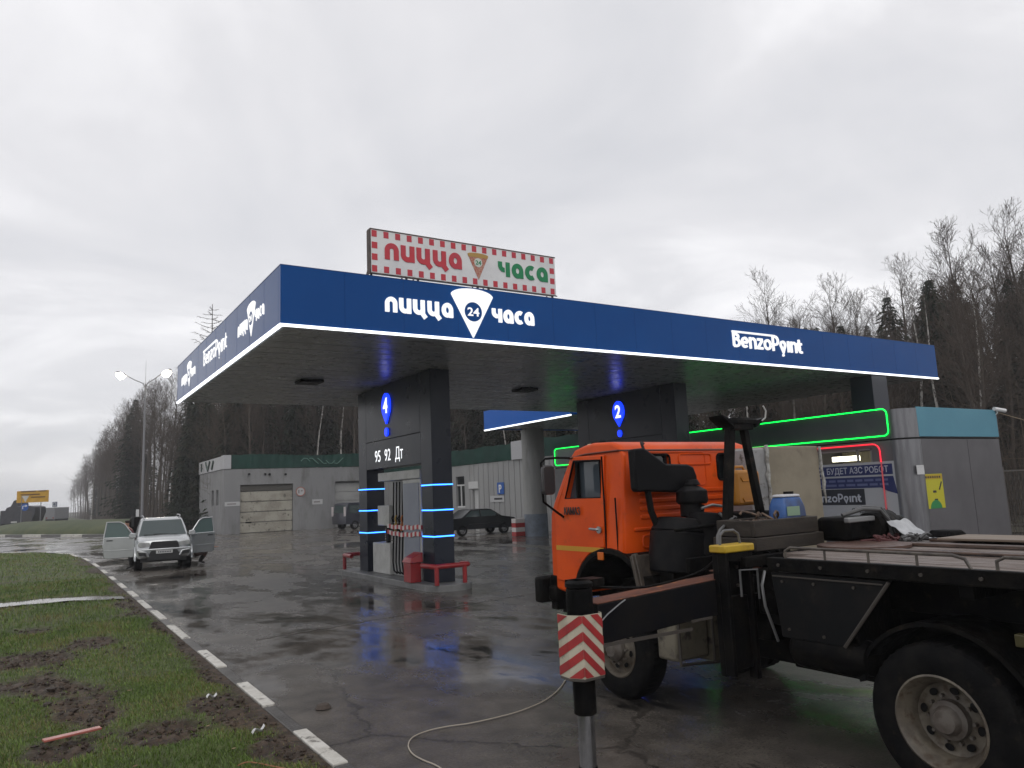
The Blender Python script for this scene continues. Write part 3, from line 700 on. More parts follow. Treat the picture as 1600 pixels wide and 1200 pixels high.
# long side
wd_ = .085
zb_ = 5.755
part('lettering', strokes(B(), 'пицца', (5.6, CY0, zb_), X3, Z3, -Y3, .30, wd_, 1.50), WHITE_L, can, smooth=0)
b = B(); strokes(b, 'часа', (8.0, CY0, zb_+.005), X3, Z3, -Y3, .29, wd_, 1.08); part('lettering', b, WHITE_L, can, smooth=0)
wedge_logo(7.53, 6.34, 5.38, .485, (0, CY0, 0), X3, -Y3, .3, 0, 0, 0, 0, BLUE)
def benzo(o, U, Nn, width, h, wd, dp=.04):
    b = B(); U = Vector(U); o = Vector(o); k = width/6.0
    x = 0; pos = {}
    tot = sum(GL[c][1]+.05 for c in 'BenzoPqint')-.05; s = width/tot
    strokes(b, 'BenzoPqint', o, U, Z3, Nn, h, wd, width, dp)
    px_ = sum(GL[c][1]+.05 for c in 'Benzo')*s
    Lp = [( .04*s, h*1.28), (px_+.36*s, h*1.28), (px_+.30*s, h*1.42), (0, h*1.42)]
    b.prism(Lp, o, U, Z3, Nn, dp+.007)
    qx = (sum(GL[c][1]+.05 for c in 'BenzoP')+.36)*s
    b.prism(arc(qx, -h*.32, wd*.55, wd*.55, 0, 340, 14), o, U, Z3, Nn, dp)
    part('lettering', b, WHITE_L, can, smooth=0)
benzo((15.3, CY0, 5.72), X3, -Y3, 2.85, .31, .064)
# short side: viewed along +x, so reading runs towards -y
Um = -Y3
for (ya, yb, yw, z0) in ((16.5, 14.28, 15.32, 5.74), (23.74, 21.5, 22.46, 5.72)):
    b = B(); Lw = ya-yb
    strokes(b, 'пицца', (CX0, ya, z0), Um, Z3, -X3, .25, .036, ya-yw-.28, .012)
    strokes(b, 'часа', (CX0, yw-.28, z0+.03), Um, Z3, -X3, .24, .036, yw-.28-yb, .012); part('lettering', b, WHITE_L, can, smooth=0)
    wedge_logo(-yw, 6.2, 5.54, .34, (CX0, 0, 0), Um, -X3, .3, 0, 0, 0, 0, BLUE, .012)
benzo((CX0, 20.38, 5.74), Um, -X3, 2.8, .29, .04, .012)

# ---- billboard standing on the canopy roof
BY = 14.3
bb = thing('billboard', 'white checker-bordered sign on the roof edge above the blue fascia', 'sign', (8.15, BY, CZ1))
bx0, bx1, bz0, bz1 = onY(580, 425, BY).x, onY(868, 440, BY).x, 6.87, 7.80
part('panel', B().box(bx0, bx1, BY, BY+.16, bz0, bz1), mat('sign_white', (.78, .78, .765), .5, c2=(.70, .70, .69), ns=1.5, c3=(.6, .59, .57), ns3=4, lo3=.6, hi3=.75), bb)
RED = mat('sign_red', (.55, .03, .045), .5, c2=(.50, .035, .06), ns=2); b = B(); s = .14; n = 18
for i in range(n):
    x = bx0+.02+i*(bx1-bx0-.04-s)/(n-1)
    for z in (bz0+.015, bz1-.015-s): b.box(x, x+s*.82, BY-.004, BY, z, z+s)
for i in (1, 2):
    z = bz0+.015+i*(bz1-bz0-.03-s)/3
    for x in (bx0+.02, bx1-.02-s): b.box(x, x+s*.9, BY-.004, BY, z, z+s)
part('border', b, RED, bb, smooth=0)
b = B(); strokes(b, 'пицца', (onY(601, 400, BY).x, BY, onY(603, 405, BY).z+.0), X3, Z3, -Y3, .36, .115, onY(723, 415, BY).x-onY(601, 400, BY).x, .012); part('lettering', b, RED, bb, smooth=0)
b = B(); strokes(b, 'часа', (onY(778, 420, BY).x, BY, onY(781, 431, BY).z), X3, Z3, -Y3, .345, .11, onY(857, 430, BY).x-onY(778, 420, BY).x, .012)
part('lettering', b, mat('sign_green', (.0, .22, .075), .5), bb, smooth=0)
p = onY(747, 412, BY); b = B(); hw = .27
b.prism([(0, -.38)]+[(hw*cos(radians(a)), .20+.12*hw*4*.35*sin(radians(a))) for a in range(0, 181, 15)], (p.x, BY, p.z), X3, Z3, -Y3, .008)
sl_ = part('slice_mark', b, mat('slice', (.42, .10, .06), .6, c2=(.50, .30, .22), ns=22), bb, smooth=0)
b = B(); b.prism([(hw*cos(radians(a)), .20+.17*hw*sin(radians(a))) for a in range(0, 181, 15)]+[(-hw*.92, .14), (hw*.92, .14)], (p.x, BY, p.z), X3, Z3, -Y3, .011); part('crust', b, mat('crust', (.45, .27, .07), .6), sl_, smooth=0)
part('badge', B().lathe([(.105, .009), (.105, .013)], (p.x, BY, p.z+.02), -Y3, 24), mat('badge_white', (.62, .66, .6), .5), sl_, smooth=0)
b = B(); text(b, '24', (p.x, BY-.013, p.z-.03), X3, Z3, -Y3, .10, .15, .004, .02, 'CENTER'); part('number', b, MATS['sign_green'], sl_, smooth=0)
b = B()
for px in (582, 637, 655, 748, 765, 864):
    x = onY(px, 430, BY).x; b.box(x-.02, x+.02, BY+.05, BY+.09, CZ1-.2, bz0); b.cyl((x, BY+.07, bz0+.3), (x, BY+.9, CZ1-.2), .018, n=6)
b.tube([(bx0, BY-.03, bz0-.03), (bx1, BY-.03, bz0-.03)], .014, 6); b.box(bx0-.015, bx1+.015, BY-.008, BY+.165, bz1, bz1+.025); b.box(bx0-.025, bx0, BY-.008, BY+.165, bz0-.02, bz1)
part('frame', b, mat('rusty_steel', (.11, .08, .065), .7, c2=(.06, .045, .04), ns=9), bb)

# ================================================================== PORTALS with pumps
BLUE_LED = glow('blue_strip_light', (.03, .19, 1.), 6.); PIN = glow('blue_pin_light', (.005, .04, 1.), 1.7); NUM = glow('number_light', (.95, .97, 1), 1.3)
RED_P = mat('red_paint', (.30, .012, .014), .35, c2=(.24, .012, .015), ns=5, c3=(.10, .03, .02), ns3=20, lo3=.64, hi3=.7)
CONC = mat('island_concrete', (.17, .17, .168), .45, c2=(.12, .12, .118), ns=3, bump=.3, bs=30, rvar=.12)
def portal(x0, num, label, fuels):
    y0, y1, wx, wy = 16.6, 21.5, .54, .62; x1 = x0+wx
    r = thing('pump_portal', label, 'portal', (x0+wx/2, 19.05, 0))
    for ya in (y0, y1-wy): part('pillar', B().box(x0, x1, ya, ya+wy, .152, CZ0+.03), DARKP, r, .008)
    b = B(); b.box(x0, x1-.002, y0+wy+.004, y1-wy-.004, 3.03, 3.80); b.box(x0, x1-.002, y0+wy+.004, y1-wy-.004, 3.815, CZ0+.03); part('header', b, DARKP, r, .006)
    part('header_core', B().box(x0+.02, x1-.02, y0+wy+.003, y1-wy-.003, 3.05, CZ0+.02), BLACKM, r)
    for ys_ in (y0, y1-wy):
        for z in (1.22, 1.85, 2.46):
            b = B(); b.box(x0-.008, x1+.008, ys_-.008, ys_+.012, z, z+.03); b.box(x0-.008, x0+.012, ys_+.012, ys_+wy+.008, z, z+.03)
            b.box(x1-.012, x1+.008, ys_+.012, ys_+wy+.008, z, z+.03); b.box(x0+.012, x1-.012, ys_+wy-.012, ys_+wy+.008, z, z+.03); part('light_strip', b, BLUE_LED, r, smooth=0)
    yc = 19.3 if num == '4' else 19.2; zc = 4.72
    b = B(); b.prism([(.0, -.5)]+arc(0, 0, .28, .36, -28, 208, 20), (x0, yc, zc), -Y3, Z3, -X3, .05); pin = part('number_pin', b, PIN, r, smooth=0)
    part('pin_dot', B().prism(arc(0, 0, .10, .12, 0, 340, 14), (x0, yc, zc-.72), -Y3, Z3, -X3, .05), PIN, r, smooth=0)
    b = B(); text(b, num, (x0-.05, yc, zc-.19), -Y3, Z3, -X3, .42, None, .01, .025, 'CENTER'); part('number', b, NUM, pin, smooth=0)
    if fuels:
        b = B()
        for s, yy in (('95', 20.22), ('92', 19.52), ('Дт', 18.80)): text(b, s, (x0, yy, 3.22), -Y3, Z3, -X3, .33, .40 if s != 'Дт' else .5, .004, .0)
        part('fuel_lettering', b, NUM, r, smooth=0)
    # kerbed island
    isl = solo('pump_island', ('grey kerbed island carrying the fuel pump and red guard rails' if fuels else 'low kerb island behind the truck, under the portal with pin 2'), 'island', B().prism(
        [(x0-.32, 16.5)]+arc(x0+.27, 16.5, .59, .55, 180, 360, 14)+[(x0+.86, 22.1)]+arc(x0+.27, 22.1, .59, .45, 0, 180, 14), (0, 0, -.02), X3, Y3, Z3, .17), CONC, (x0, 19, 0), .02)
    return r
portal(8.2, '4', 'dark pump portal with lit pin number 4 and fuel grades, nearest of the portals', True)
portal(16.45, '2', 'dark pump portal with lit pin number 2 rising behind the orange cab', False)
# pump inside the first portal
PANEL = mat('pump_panel', (.23, .25, .30), .35, c2=(.20, .22, .27), ns=2); PWH = mat('pump_white', (.50, .50, .48), .45, c2=(.42, .42, .40), ns=3, c3=(.25, .24, .22), ns3=9, lo3=.6, hi3=.72)
def pump(x0, label):
    r = thing('fuel_dispenser', label, 'fuel pump', (x0+.27, 19.2, .15))
    part('cabinet', B().box(x0+.06, x0+.5, 17.42, 18.52, .153, 2.66), PWH, r, .02)
    part('door_panel', B().box(x0+.04, x0+.06, 17.50, 18.44, .25, 2.56), PANEL, r, .006)
    part('low_housing', B().box(x0+.05, x0+.52, 19.42, 20.62, .153, .98), PWH, r, .02)
    part('hose_column', B().box(x0+.16, x0+.46, 18.53, 19.40, .153, 2.64), mat('pump_grey', (.33, .33, .33), .45), r, .01)
    part('top_beam', B().box(x0+.02, x0+.53, 17.38, 20.1, 2.665, 2.90), PWH, r, .02)
    part('price_display', B().box(x0+.10, x0+.4, 19.55, 20.35, 1.45, 2.0), PWH, r, .015)
    part('display_post', B().box(x0+.2, x0+.3, 19.9, 20.0, .98, 1.45), BLACKM, r)
    for k, y in enumerate((18.62, 18.82, 19.02, 19.22)):
        b = B(); b.tube([(x0+.12, y, 2.62), (x0+.10, y, 1.9), (x0+.10, y, 1.55)], .02, 6)
        b.tube([(x0+.10, y, 1.38), (x0+.09, y+.02, 1.0), (x0+.08, y+.05, .5), (x0+.06, y-.06, .28), (x0+.14, y-.1, .2)], .022, 6); part('hose', b, BLACKM, r)
        b = B(); b.box(x0+.03, x0+.15, y-.045, y+.045, 1.33, 1.52); b.tube([(x0+.09, y, 1.5), (x0+.05, y, 1.66), (x0+.09, y, 1.74)], .022, 6)
        part('nozzle', b, [mat('nozzle_orange', (.45, .14, .03), .5), BLACKM, mat('nozzle_yellow', (.4, .25, .03), .5), BLACKM][k], r, .01)
    return r
pump(8.2, 'pale fuel pump with four hanging hoses inside the portal numbered 4')
pump(16.45, 'pale fuel pump with hanging hoses under the portal numbered 2, behind the cab')
tb = B(); tb.cur = 0
n = 44; loop = [(8.2+.01, 19.45), (8.2+.01, 17.34), (8.2+.57, 17.34), (8.2+.57, 19.45)]
def tape(z0, z1, sag, off):
    k = 0
    for i in range(2):
        a, c = Vector((*loop[i], 0)), Vector((*loop[i+1], 0)); m = max(4, int((c-a).length/.12))
        for j in range(m):
            p, q = a.lerp(c, j/m), a.lerp(c, (j+1)/m); sg = lambda t: -sag*sin(pi*t)+.012*sin(t*23+off)
            tb.cur = (k+int(off)) % 2; k += 1; nn = -X3*.006 if i == 0 else -Y3*.006
            za, zc_ = sg(j/m), sg((j+1)/m)
            tb.add([p+Z3*(z0+za), q+Z3*(z0+zc_), q+Z3*(z1+zc_+.02), p+Z3*(z1+za+.0), p+nn+Z3*(z0+za), q+nn+Z3*(z0+zc_), q+nn+Z3*(z1+zc_+.02), p+nn+Z3*(z1+za)], [(0, 3, 2, 1), (4, 5, 6, 7), (0, 1, 5, 4), (1, 2, 6, 5), (2, 3, 7, 6), (3, 0, 4, 7)])
tape(1.40, 1.50, .03, 0); tape(1.24, 1.34, .05, 1)
solo('barrier_tape', 'red and white barrier tape wound round the fuel pump', 'tape', tb, [mat('tape_white', (.6, .58, .56), .5), mat('tape_red', (.42, .03, .035), .5)], (8.2, 18.5, 1.3), smooth=0)
# red bin
b = B(); b.loft([[Vector((x, y, z)) for x, y in ((7.80, 17.1), (8.08, 17.1), (8.08, 17.52), (7.80, 17.52))] for z in (.155, .62)])
r = thing('litter_bin', 'red metal bin with a sloping lid at the foot of the near pillar', 'bin', (7.95, 17.3, .15)); part('body', b, RED_P, r, .012)
b = B(); b.add([(7.77, 17.06, .625), (8.11, 17.06, .625), (8.11, 17.56, .625), (7.77, 17.56, .625), (7.83, 17.10, .74), (8.11, 17.06, .86), (8.11, 17.56, .86), (7.83, 17.52, .74)], [(0, 3, 2, 1), (4, 5, 6, 7), (0, 1, 5, 4), (1, 2, 6, 5), (2, 3, 7, 6), (3, 0, 4, 7)]); part('lid', b, RED_P, r, .01)
# guard rails round both island ends
def rail(y, dy, label):
    r = thing('guard_rail', label, 'guard rail', (8.5, y, .15))
    part('rail', B().tube([(7.98, y+.7*dy, .56), (7.97, y+.12*dy, .57), (8.02, y, .57), (8.76, y, .57), (8.86, y+.02*dy, .57), (8.9, y+.12*dy, .57), (8.88, y+.4*dy, .56)], .06, 10), RED_P, r)
    for x in (8.02, 8.76): part('post', B().cyl((x, y, .152), (x, y, .55), .055, n=12), RED_P, r)
rail(16.15, 1, 'red tubular guard rail round the near end of the pump island')
rail(22.3, -1, 'red tubular guard rail beyond the far pillar of the pump island')
# far column of the canopy and the one rising behind the kiosk
solo('canopy_column', 'dark square column under the right end of the canopy', 'column', B().box(21.75, 22.55, 13.45, 14.2, 3.96, CZ0+.04), mat('column_navy', (.016, .019, .03), .4), (22.1, 13.8, 4), .01)
solo('canopy_column', 'dark square column behind the portal numbered 2, beside its right edge', 'column', B().box(20.6, 21.4, 21.2, 22.2, 0, CZ0+.04), MATS['column_navy'], (21, 21.7, 0), .01)

# ---- second canopy beyond, on a round column
c2 = thing('small_canopy', 'smaller blue canopy with a white light strip seen beyond the main one', 'canopy', (22, 29, 0))
b = B(); b.box(19, 19.12, 25.3, 32.5, 5.37, 6.3); b.box(19.12, 25.0, 32.38, 32.5, 5.37, 6.3); b.box(19.12, 25, 25.3, 25.42, 5.37, 6.3); part('fascia', b, mat('blue_fascia_2', (.010, .12, .50), .3, spec=.12), c2)
part('ceiling', B().box(19.13, 25, 25.43, 32.37, 5.42, 5.5), CEIL, c2)
part('light_strip', B().box(18.985, 19.06, 25.3, 32.5, 5.31, 5.368), WHITE_STRIP, c2, smooth=0)
p = onZ(839, 837)
b = B(); b.cyl((p.x, p.y, .75), (p.x, p.y, 5.42), .58, n=28); rc = thing('round_column', 'thick round grey column with a darker base under the smaller canopy', 'column', (p.x, p.y, 0))
part('shaft', b, mat('col_grey', (.30, .30, .285), .5, c2=(.24, .24, .23), ns=2, stretch=(1, 1, .2), c3=(.15, .14, .13), ns3=3, lo3=.58, hi3=.7), rc)
part('base', B().cyl((p.x, p.y, 0), (p.x, p.y, .749+.35), .60, n=28), mat('col_base', (.16, .19, .23), .5, c2=(.12, .14, .17), ns=3), rc)
# striped crash block
q = onZ(815, 838); b = B()
for k in range(4): b.cur = k % 2; b.box(q.x-.45, q.x+.35, q.y-.2, q.y+.2, .02+k*.22, .02+(k+1)*.22)
solo('crash_block', 'red and white striped block beside the round grey column', 'barrier', b, [mat('block_red', (.35, .03, .03), .6), mat('block_white', (.55, .52, .5), .6)], (q.x, q.y, 0), .01)

# ================================================================== KIOSK
KX, KY0, KY1, KXE = 19.5, 11.2, 27.4, 24.2
CLAD = mat('kiosk_cladding', (.100, .096, .102), .45, c2=(.086, .082, .088), ns=.9, rvar=.1)
CLADM = mat('curved_metal', (.22, .22, .23), .28, .6, c2=(.15, .15, .16), ns=2, stretch=(3, 3, .3))
GLASSD = mat('dark_glass', (.012, .015, .017), .06, spec=.6)
TEAL = mat('teal_panel', (.065, .24, .33), .45, c2=(.075, .26, .35), ns=.7)
kk = thing('kiosk', 'grey flat-roofed station kiosk with rounded corner and teal roof band', 'kiosk', (21.5, 18, 0))
rc_ = .42
foot = [(KX, KY1), (KX, KY0+rc_)]+arc(KX+rc_, KY0+rc_, rc_, rc_, 180, 270, 10)[1:]+[(KXE, KY0), (KXE, KY1)]
def ins(k): return [(KX+k, KY1-k), (KX+k, KY0+rc_)]+arc(KX+rc_, KY0+rc_, rc_-k, rc_-k, 180, 270, 10)[1:]+[(KXE-k, KY0+k), (KXE-k, KY1-k)]
kw = part('wall', B().prism(foot, (0, 0, 0), X3, Y3, Z3, 3.17), [CLAD], kk)
part('roof_band', B().prism(foot, (0, 0, 3.21), X3, Y3, Z3, .78), mat('band_dark', (.055, .06, .066), .35, c2=(.065, .07, .075), ns=1.5), kk)
part('shadow_gap', B().prism(ins(.05), (0, 0, 3.168), X3, Y3, Z3, .045), BLACKM, kk)
part('corner_cladding', B().prism([(x, y) for x, y in arc(KX+rc_, KY0+rc_, rc_+.03, rc_+.03, 172, 280, 14)]+[(x, y) for x, y in arc(KX+rc_, KY0+rc_, rc_-.01, rc_-.01, 280, 172, 14)], (0, 0, 0), X3, Y3, Z3, 3.165), CLADM, kk)
part('corner_cladding', B().prism([(x, y) for x, y in arc(KX+rc_, KY0+rc_, rc_+.03, rc_+.03, 172, 277, 14)]+[(x, y) for x, y in arc(KX+rc_, KY0+rc_, rc_-.01, rc_-.01, 277, 172, 14)], (0, 0, 3.215), X3, Y3, Z3, .78), CLADM, kk)
xa, xb = onY(1432, 660, KY0).x, onY(1556, 660, KY0).x
part('teal_panel', B().box(xa, xb, KY0-.035, KY0-.003, 3.23, 4.03), TEAL, kk, .006)
part('edge_panel', B().box(xb+.02, KXE+.02, KY0-.025, KY0-.003, 3.22, 4.0), CLAD, kk, .004)
b = B()
for x in (22.4,): b.box(x-.006, x+.006, KY0-.003, KY0+.001, .05, 3.16)
part('panel_joint', b, BLACKM, kk)
# front: glazed bays recessed, one lit by a tube
wy0, wy1 = 12.3, 17.2
carve(kw, B().box(KX-.1, KX+1.6, 12.30, 14.2, .9, 3.0)); carve(kw, B().box(KX-.1, KX+.12, 14.6, 26.6, .5, 3.0))
part('glazing', B().box(KX+.06, KX+.10, 14.62, 26.58, .52, 2.98), GLASSD, kk)
part('window_back', B().box(KX+1.45, KX+1.5, 12.32, 14.18, .92, 2.98), mat('curtain', (.30, .27, .20), .8, c2=(.2, .18, .14), ns=4, stretch=(1, 6, .3)), kk)
b = B()
for y in (12.30, 12.72, 14.16): b.box(KX+.01, KX+.06, y, y+.05, .9, 3.0)
b.box(KX+.01, KX+.06, 12.3, 14.2, 2.95, 3.0)
part('window_frame', b, mat('frame_grey', (.2, .2, .2), .5), kk)
part('window_lamp', B().box(KX+.55, KX+.65, 13.08, 13.92, 2.70, 2.84), glow('tube_light', (1., .95, .72), 5.), kk)
GREEN = glow('green_neon', (.0, .95, .07), 3.2); REDN = glow('red_neon', (1., .02, .05), 1.4)
def neon(y0, y1, z0, z1, r, m, open_=False):
    p = rrect(y0, y1, z0, z1, r, 4); part('neon_tube_or_glow', B().tube([(KX-.05, a, c) for a, c in p], .017, 8, closed=True), m, kk)
neon(11.72, 27.2, 3.30, 4.03, .14, GREEN)
part('neon_tube_or_glow', B().tube([(KX-.06, 12.02, 2.60)]+[(KX-.06, 12.02+.2-.2*cos(a), 2.90+.2*sin(a)) for a in (0, .4, .8, 1.2, 1.57)]+[(KX-.06, 15.2, 3.10)], .02, 8), REDN, kk)
part('neon_tube_or_glow', B().cyl((KX-.06, 12.02, .3), (KX-.06, 12.02, 2.59), .02, n=8), glow('banner_neon_glow', (1., .12, .15), .3), kk)  # added dim emitter standing in for the neon's glow through the banner
# banner on the front wall
bn = thing('banner', 'navy and white printed banner on the kiosk front below the lit window', 'banner', (KX-.02, 13.2, 1.0))
by0, by1 = 11.66, 14.9; XB = KX-.025
part('sheet', B().box(XB, KX-.004, by0, by1, .88, 2.62), mat('banner_white', (.36, .37, .39), .5), bn)
NAVY = mat('banner_navy', (.012, .02, .10), .45); INK = mat('banner_ink', (.015, .015, .02), .5); PALE = mat('banner_text', (.42, .44, .5), .5)
def fy(px, py): q = onX(px, py, XB); return q.y, q.z
part('band', B().box(XB-.003, XB, 11.74, by1, 2.27, 2.55), NAVY, bn); part('band', B().prism([(11.74, 2.22), (11.66, 1.74), (11.95, 1.83), (12.12, 1.92), (by1, 1.92), (by1, 2.22)], (XB-.0025, 0, 0), Y3, Z3, -X3, .0004+.0021), NAVY, bn)
part('band', B().box(XB-.003, XB, 12.62, by1, 1.46, 1.90), mat('banner_black', (.012, .014, .02), .45), bn)
b = B(); text(b, 'ЗДЕСЬ БУДЕТ АЗС РОБОТ', (XB-.003, 11.86, 2.33), -Y3, Z3, -X3, .17, 2.62, .003, .012, 'RIGHT'); part('lettering', b, PALE, bn, smooth=0)
b = B()
for z in (2.10, 1.98):
    y = 11.9
    while y < 14.7:
        l = random.uniform(.12, .34); b.box(XB-.006, XB-.003, y, y+l, z, z+.06); y += l+.06
part('fine_print', b, mat('fine_print', (.10, .12, .24), .5), bn, smooth=0)
b = B(); strokes(b, 'BenzoPqint', (XB-.003, 14.35, 1.54), -Y3, Z3, -X3, .17, .042, 1.62, .003); part('lettering', b, PALE, bn, smooth=0)
b = B(); text(b, 'ПОДДЕРЖИМ', (XB, 12.0, 1.25), -Y3, Z3, -X3, .11, 1.05, .003, .012, 'RIGHT'); text(b, 'Яндекс заправки', (XB, 11.93, 1.08), -Y3, Z3, -X3, .085, 1.15, .003, .006, 'RIGHT'); text(b, 'код Петрол+', (XB, 11.86, .92), -Y3, Z3, -X3, .085, .85, .003, .006, 'RIGHT')
part('lettering', b, INK, bn, smooth=0)
# posters and camera on the end wall
def ey(px, py): q = onY(px, py, KY0-.01); return q.x, q.z
x0, z1 = ey(1443, 741); x1, z0 = ey(1478, 793)
ps = thing('poster', 'yellow poster with a green half circle on the kiosk end wall', 'poster', ((x0+x1)/2, KY0, z0))
part('sheet', B().box(x0, x1, KY0-.008, KY0-.001, z0, z1), mat('poster_yellow', (.50, .46, .015), .5), ps)
xm = (x0+x1)/2; part('mark', B().prism(arc(xm, z0, .28, .22, 0, 180, 16), (0, KY0-.008, 0), X3, Z3, -Y3, .003), mat('poster_green', (.02, .22, .06), .5), ps)
b = B(); b.box(x0, x1, KY0-.011, KY0-.008, z1-.14, z1-.02); part('header', b, mat('poster_orange', (.45, .30, .01), .5), ps)
b = B()
for i in range(7): b.box(x0+.06+i*.11, x0+.06+i*.11+.07, KY0-.0125, KY0-.011, z1-.11, z1-.06)
for x_, z_ in ((xm-.08, z1-.5), (xm-.05, z1-.72)): b.box(x_, x_+.16, KY0-.0105, KY0-.008, z_, z_+.06)
b.obox((x1-.14, KY0-.0095, z1-.32), .05, .003, .26, Matrix.Rotation(.6, 3, 'Y')); part('print', b, INK, ps, smooth=0)
x0, z1 = ey(1430, 727); x1, z0 = ey(1443, 741)
nt_ = thing('notice', 'small white paper notice above the yellow poster', 'notice', (x0, KY0, z0)); part('sheet', B().box(x0, x1, KY0-.044, KY0-.036, z0, z1), mat('paper_white', (.6, .6, .6), .6), nt_)
b = B(); b.box(x0+.04, x1-.04, KY0-.046, KY0-.044, z0+.19, z1-.05); part('print', b, INK, nt_)
p = onY(1560, 640, KY0-.1)
cm = thing('security_camera', 'white bullet camera on the right corner of the kiosk roof', 'camera', tuple(p)); b = B(); d_ = Vector((.9, -.3, -.15)).normalized()
b.cyl(p-d_*.16, p+d_*.24, .06, n=14); part('body', b, mat('cam_white', (.7, .7, .7), .35), cm); part('lens', B().cyl(p+d_*.241, p+d_*.26, .045, n=14), GLASSD, cm); part('bracket', B().tube([p-d_*.1, p-d_*.05-Z3*.1, (p.x-.05, KY0-.02, p.z-.15)], .02, 8), MATS['cam_white'], cm)
b = B(); pts = [p-Z3*.1, onY(1600, 656, KY0+.3), onY(1700, 672, KY0+.3)]
solo('overhead_cable', 'thin cable running off from the kiosk roof corner', 'cable', B().tube([Vector(q)+Z3*(-.1*sin(i/8*pi)) for i, q in enumerate([pts[0].lerp(pts[2], k/8) for k in range(9)])], .012, 5), mat('cable_tan', (.25, .18, .1), .6), tuple(p))
# patterned metal fence to the right
fn = thing('metal_fence', 'dark patterned steel fence right of the kiosk', 'fence', (26, 11.3, 0))
for k, x in enumerate((24.35, 26.35, 28.35, 30.35)):
    part('post', B().box(x-.04, x+.04, 11.26, 11.34, 0, 2.35), mat('fence_steel', (.06, .055, .05), .55, c2=(.09, .075, .06), ns=6), fn)
for x in (24.39, 26.39, 28.39):
    b = B(); b.box(x, x+1.92, 11.28, 11.32, 2.2, 2.25); b.box(x, x+1.92, 11.28, 11.32, .1, .15)
    for i in range(13):
        xx = x+.08+i*.148; b.cyl((xx, 11.3, .15), (xx, 11.3, 2.2), .011, n=5)
    for i in range(7):
        for j in range(7): b.tube([(x+.06+i*.27, 11.29, .2+j*.29), (x+.19+i*.27, 11.29, .42+j*.29), (x+.32+i*.27, 11.29, .2+j*.29)], .009, 4)
    part('panel', b, MATS['fence_steel'], fn)

# ================================================================== SERVICE STATION building (L-shaped), as two wings
WALLG = mat('wall_grey', (.235, .235, .235), .7, c2=(.205, .205, .207), ns=.5, stretch=(1, 1, .25), c3=(.12, .117, .112), ns3=1.3, lo3=.50, hi3=.72, bump=.1, bs=20)
GREENT = mat('green_tarp', (.006, .045, .033), .55, spec=.25, c2=(.005, .034, .026), ns=.8)
AY = 60.6
aX0, aX1 = onY(350, 760, AY).x, 24.9
ga = thing('garage', 'low grey garage wing with green roof band and shut sectional door', 'building', ((aX0+aX1)/2, AY+5, 0))
WH = 4.75
def zz(px, py): return onY(px, py, AY).z
dx0, dx1 = onY(375, 800, AY).x, onY(458, 800, AY).x; ex0 = onY(524, 800, AY).x; DH = zz(400, 757); EH = zz(530, 752)
hh = onY(364, 733, AY).z; WH = hh
gw = part('wall', B().box(aX0, aX1, AY, AY+10, -.05, WH), WALLG, ga)
carve(gw, B().box(dx0, dx1, AY-.5, AY+.35, -.2, DH)); carve(gw, B().box(ex0, ex0+3.9, AY-.5, AY+.45, -.2, EH))
for i, yy_ in enumerate((62.6, 64.4)): carve(gw, B().box(aX0-.3, aX0+.2, yy_, yy_+.9, 2.2, 3.4))
part('end_window', B().box(aX0+.16, aX0+.19, 62.6, 63.5, 2.2, 3.4), GLASSD, ga); part('end_window', B().box(aX0+.16, aX0+.19, 64.4, 65.3, 2.2, 3.4), GLASSD, ga)
DOORC = mat('door_cream', (.36, .34, .285), .6, c2=(.27, .25, .205), ns=1.2, c3=(.07, .065, .055), ns3=3.4, lo3=.57, hi3=.68)
b = B(); nP = 4
for i in range(nP): b.box(dx0+.02, dx1-.02, AY+.2, AY+.26, .03+i*DH*.86/nP, .03+(i+1)*DH*.86/nP-.05)
dr = part('sectional_door', b, DOORC, ga, .01); part('door_header', B().box(dx0, dx1, AY+.15, AY+.3, DH*.87, DH), mat('dark_header', (.07, .065, .055), .7), ga)
b = B(); b.box(dx0+.45, dx0+.9, AY+.18, AY+.2, .75, .85); part('handle', b, BLACKM, dr)
b = B()
for i in range(5): b.box(ex0, ex0+3.9, AY+.3, AY+.36, .02+i*.72, .02+(i+1)*.72-.03)
part('sectional_door', b, mat('door_pale', (.33, .33, .32), .6, c2=(.28, .28, .275), ns=1), ga)
PW = onY(361, 720, AY).x; ptop = zz(365, 711)
part('parapet_end', B().box(aX0-.05, PW, AY-.06, AY+.9, WH+.02, ptop), mat('parapet_pale', (.42, .42, .43), .6), ga, .01)
part('parapet_side', B().box(aX0-.07, aX0, AY+.9, AY+10, WH+.02, ptop-.05), MATS['parapet_pale'], ga)
b = B()
for (ya, za), (yc, zc) in (((AY+8.6, ptop-.2), (AY+8.6, WH+.2)), ((AY+6.8, ptop-.2), (AY+5.9, WH+.15)), ((AY+5.9, WH+.15), (AY+5.0, ptop-.2)), ((AY+3.6, ptop-.25), (AY+4.2, WH+.2))): b.tube([(aX0-.09, ya, za), (aX0-.09, yc, zc)], .11, 4)
part('parapet_lettering', b, mat('faded_green', (.06, .09, .075), .7), ga)
def tarp(u, v):
    x = PW+.05+u*(aX1-PW-.05); z = WH+.03+v*(ptop-WH-.05+.06*sin(u*9)+.05*noise.noise(Vector((u*30, 0, 0))))
    return (x, AY-.05-.05*noise.noise(Vector((u*40, v*2, 1)))-.02*sin(u*120), z)
b = B(); b.grid(tarp, 140, 6); b.grid(lambda u, v: tuple(Vector(tarp(u, v))+Vector((0, .12, 0))), 140, 6); part('green_band', b, GREENT, ga, smooth=180)
b = B()
for k in range(5): b.tube([(onY(470+k*13, 715-(k % 2)*6, AY-.1).x+.25*i, AY-.14, (WH+ptop)/2+.25*sin(i*1.1+k)) for i in range(4)], .035, 5)
part('band_fold', b, mat('fold_pale', (.10, .2, .16), .6), ga)
b = B()
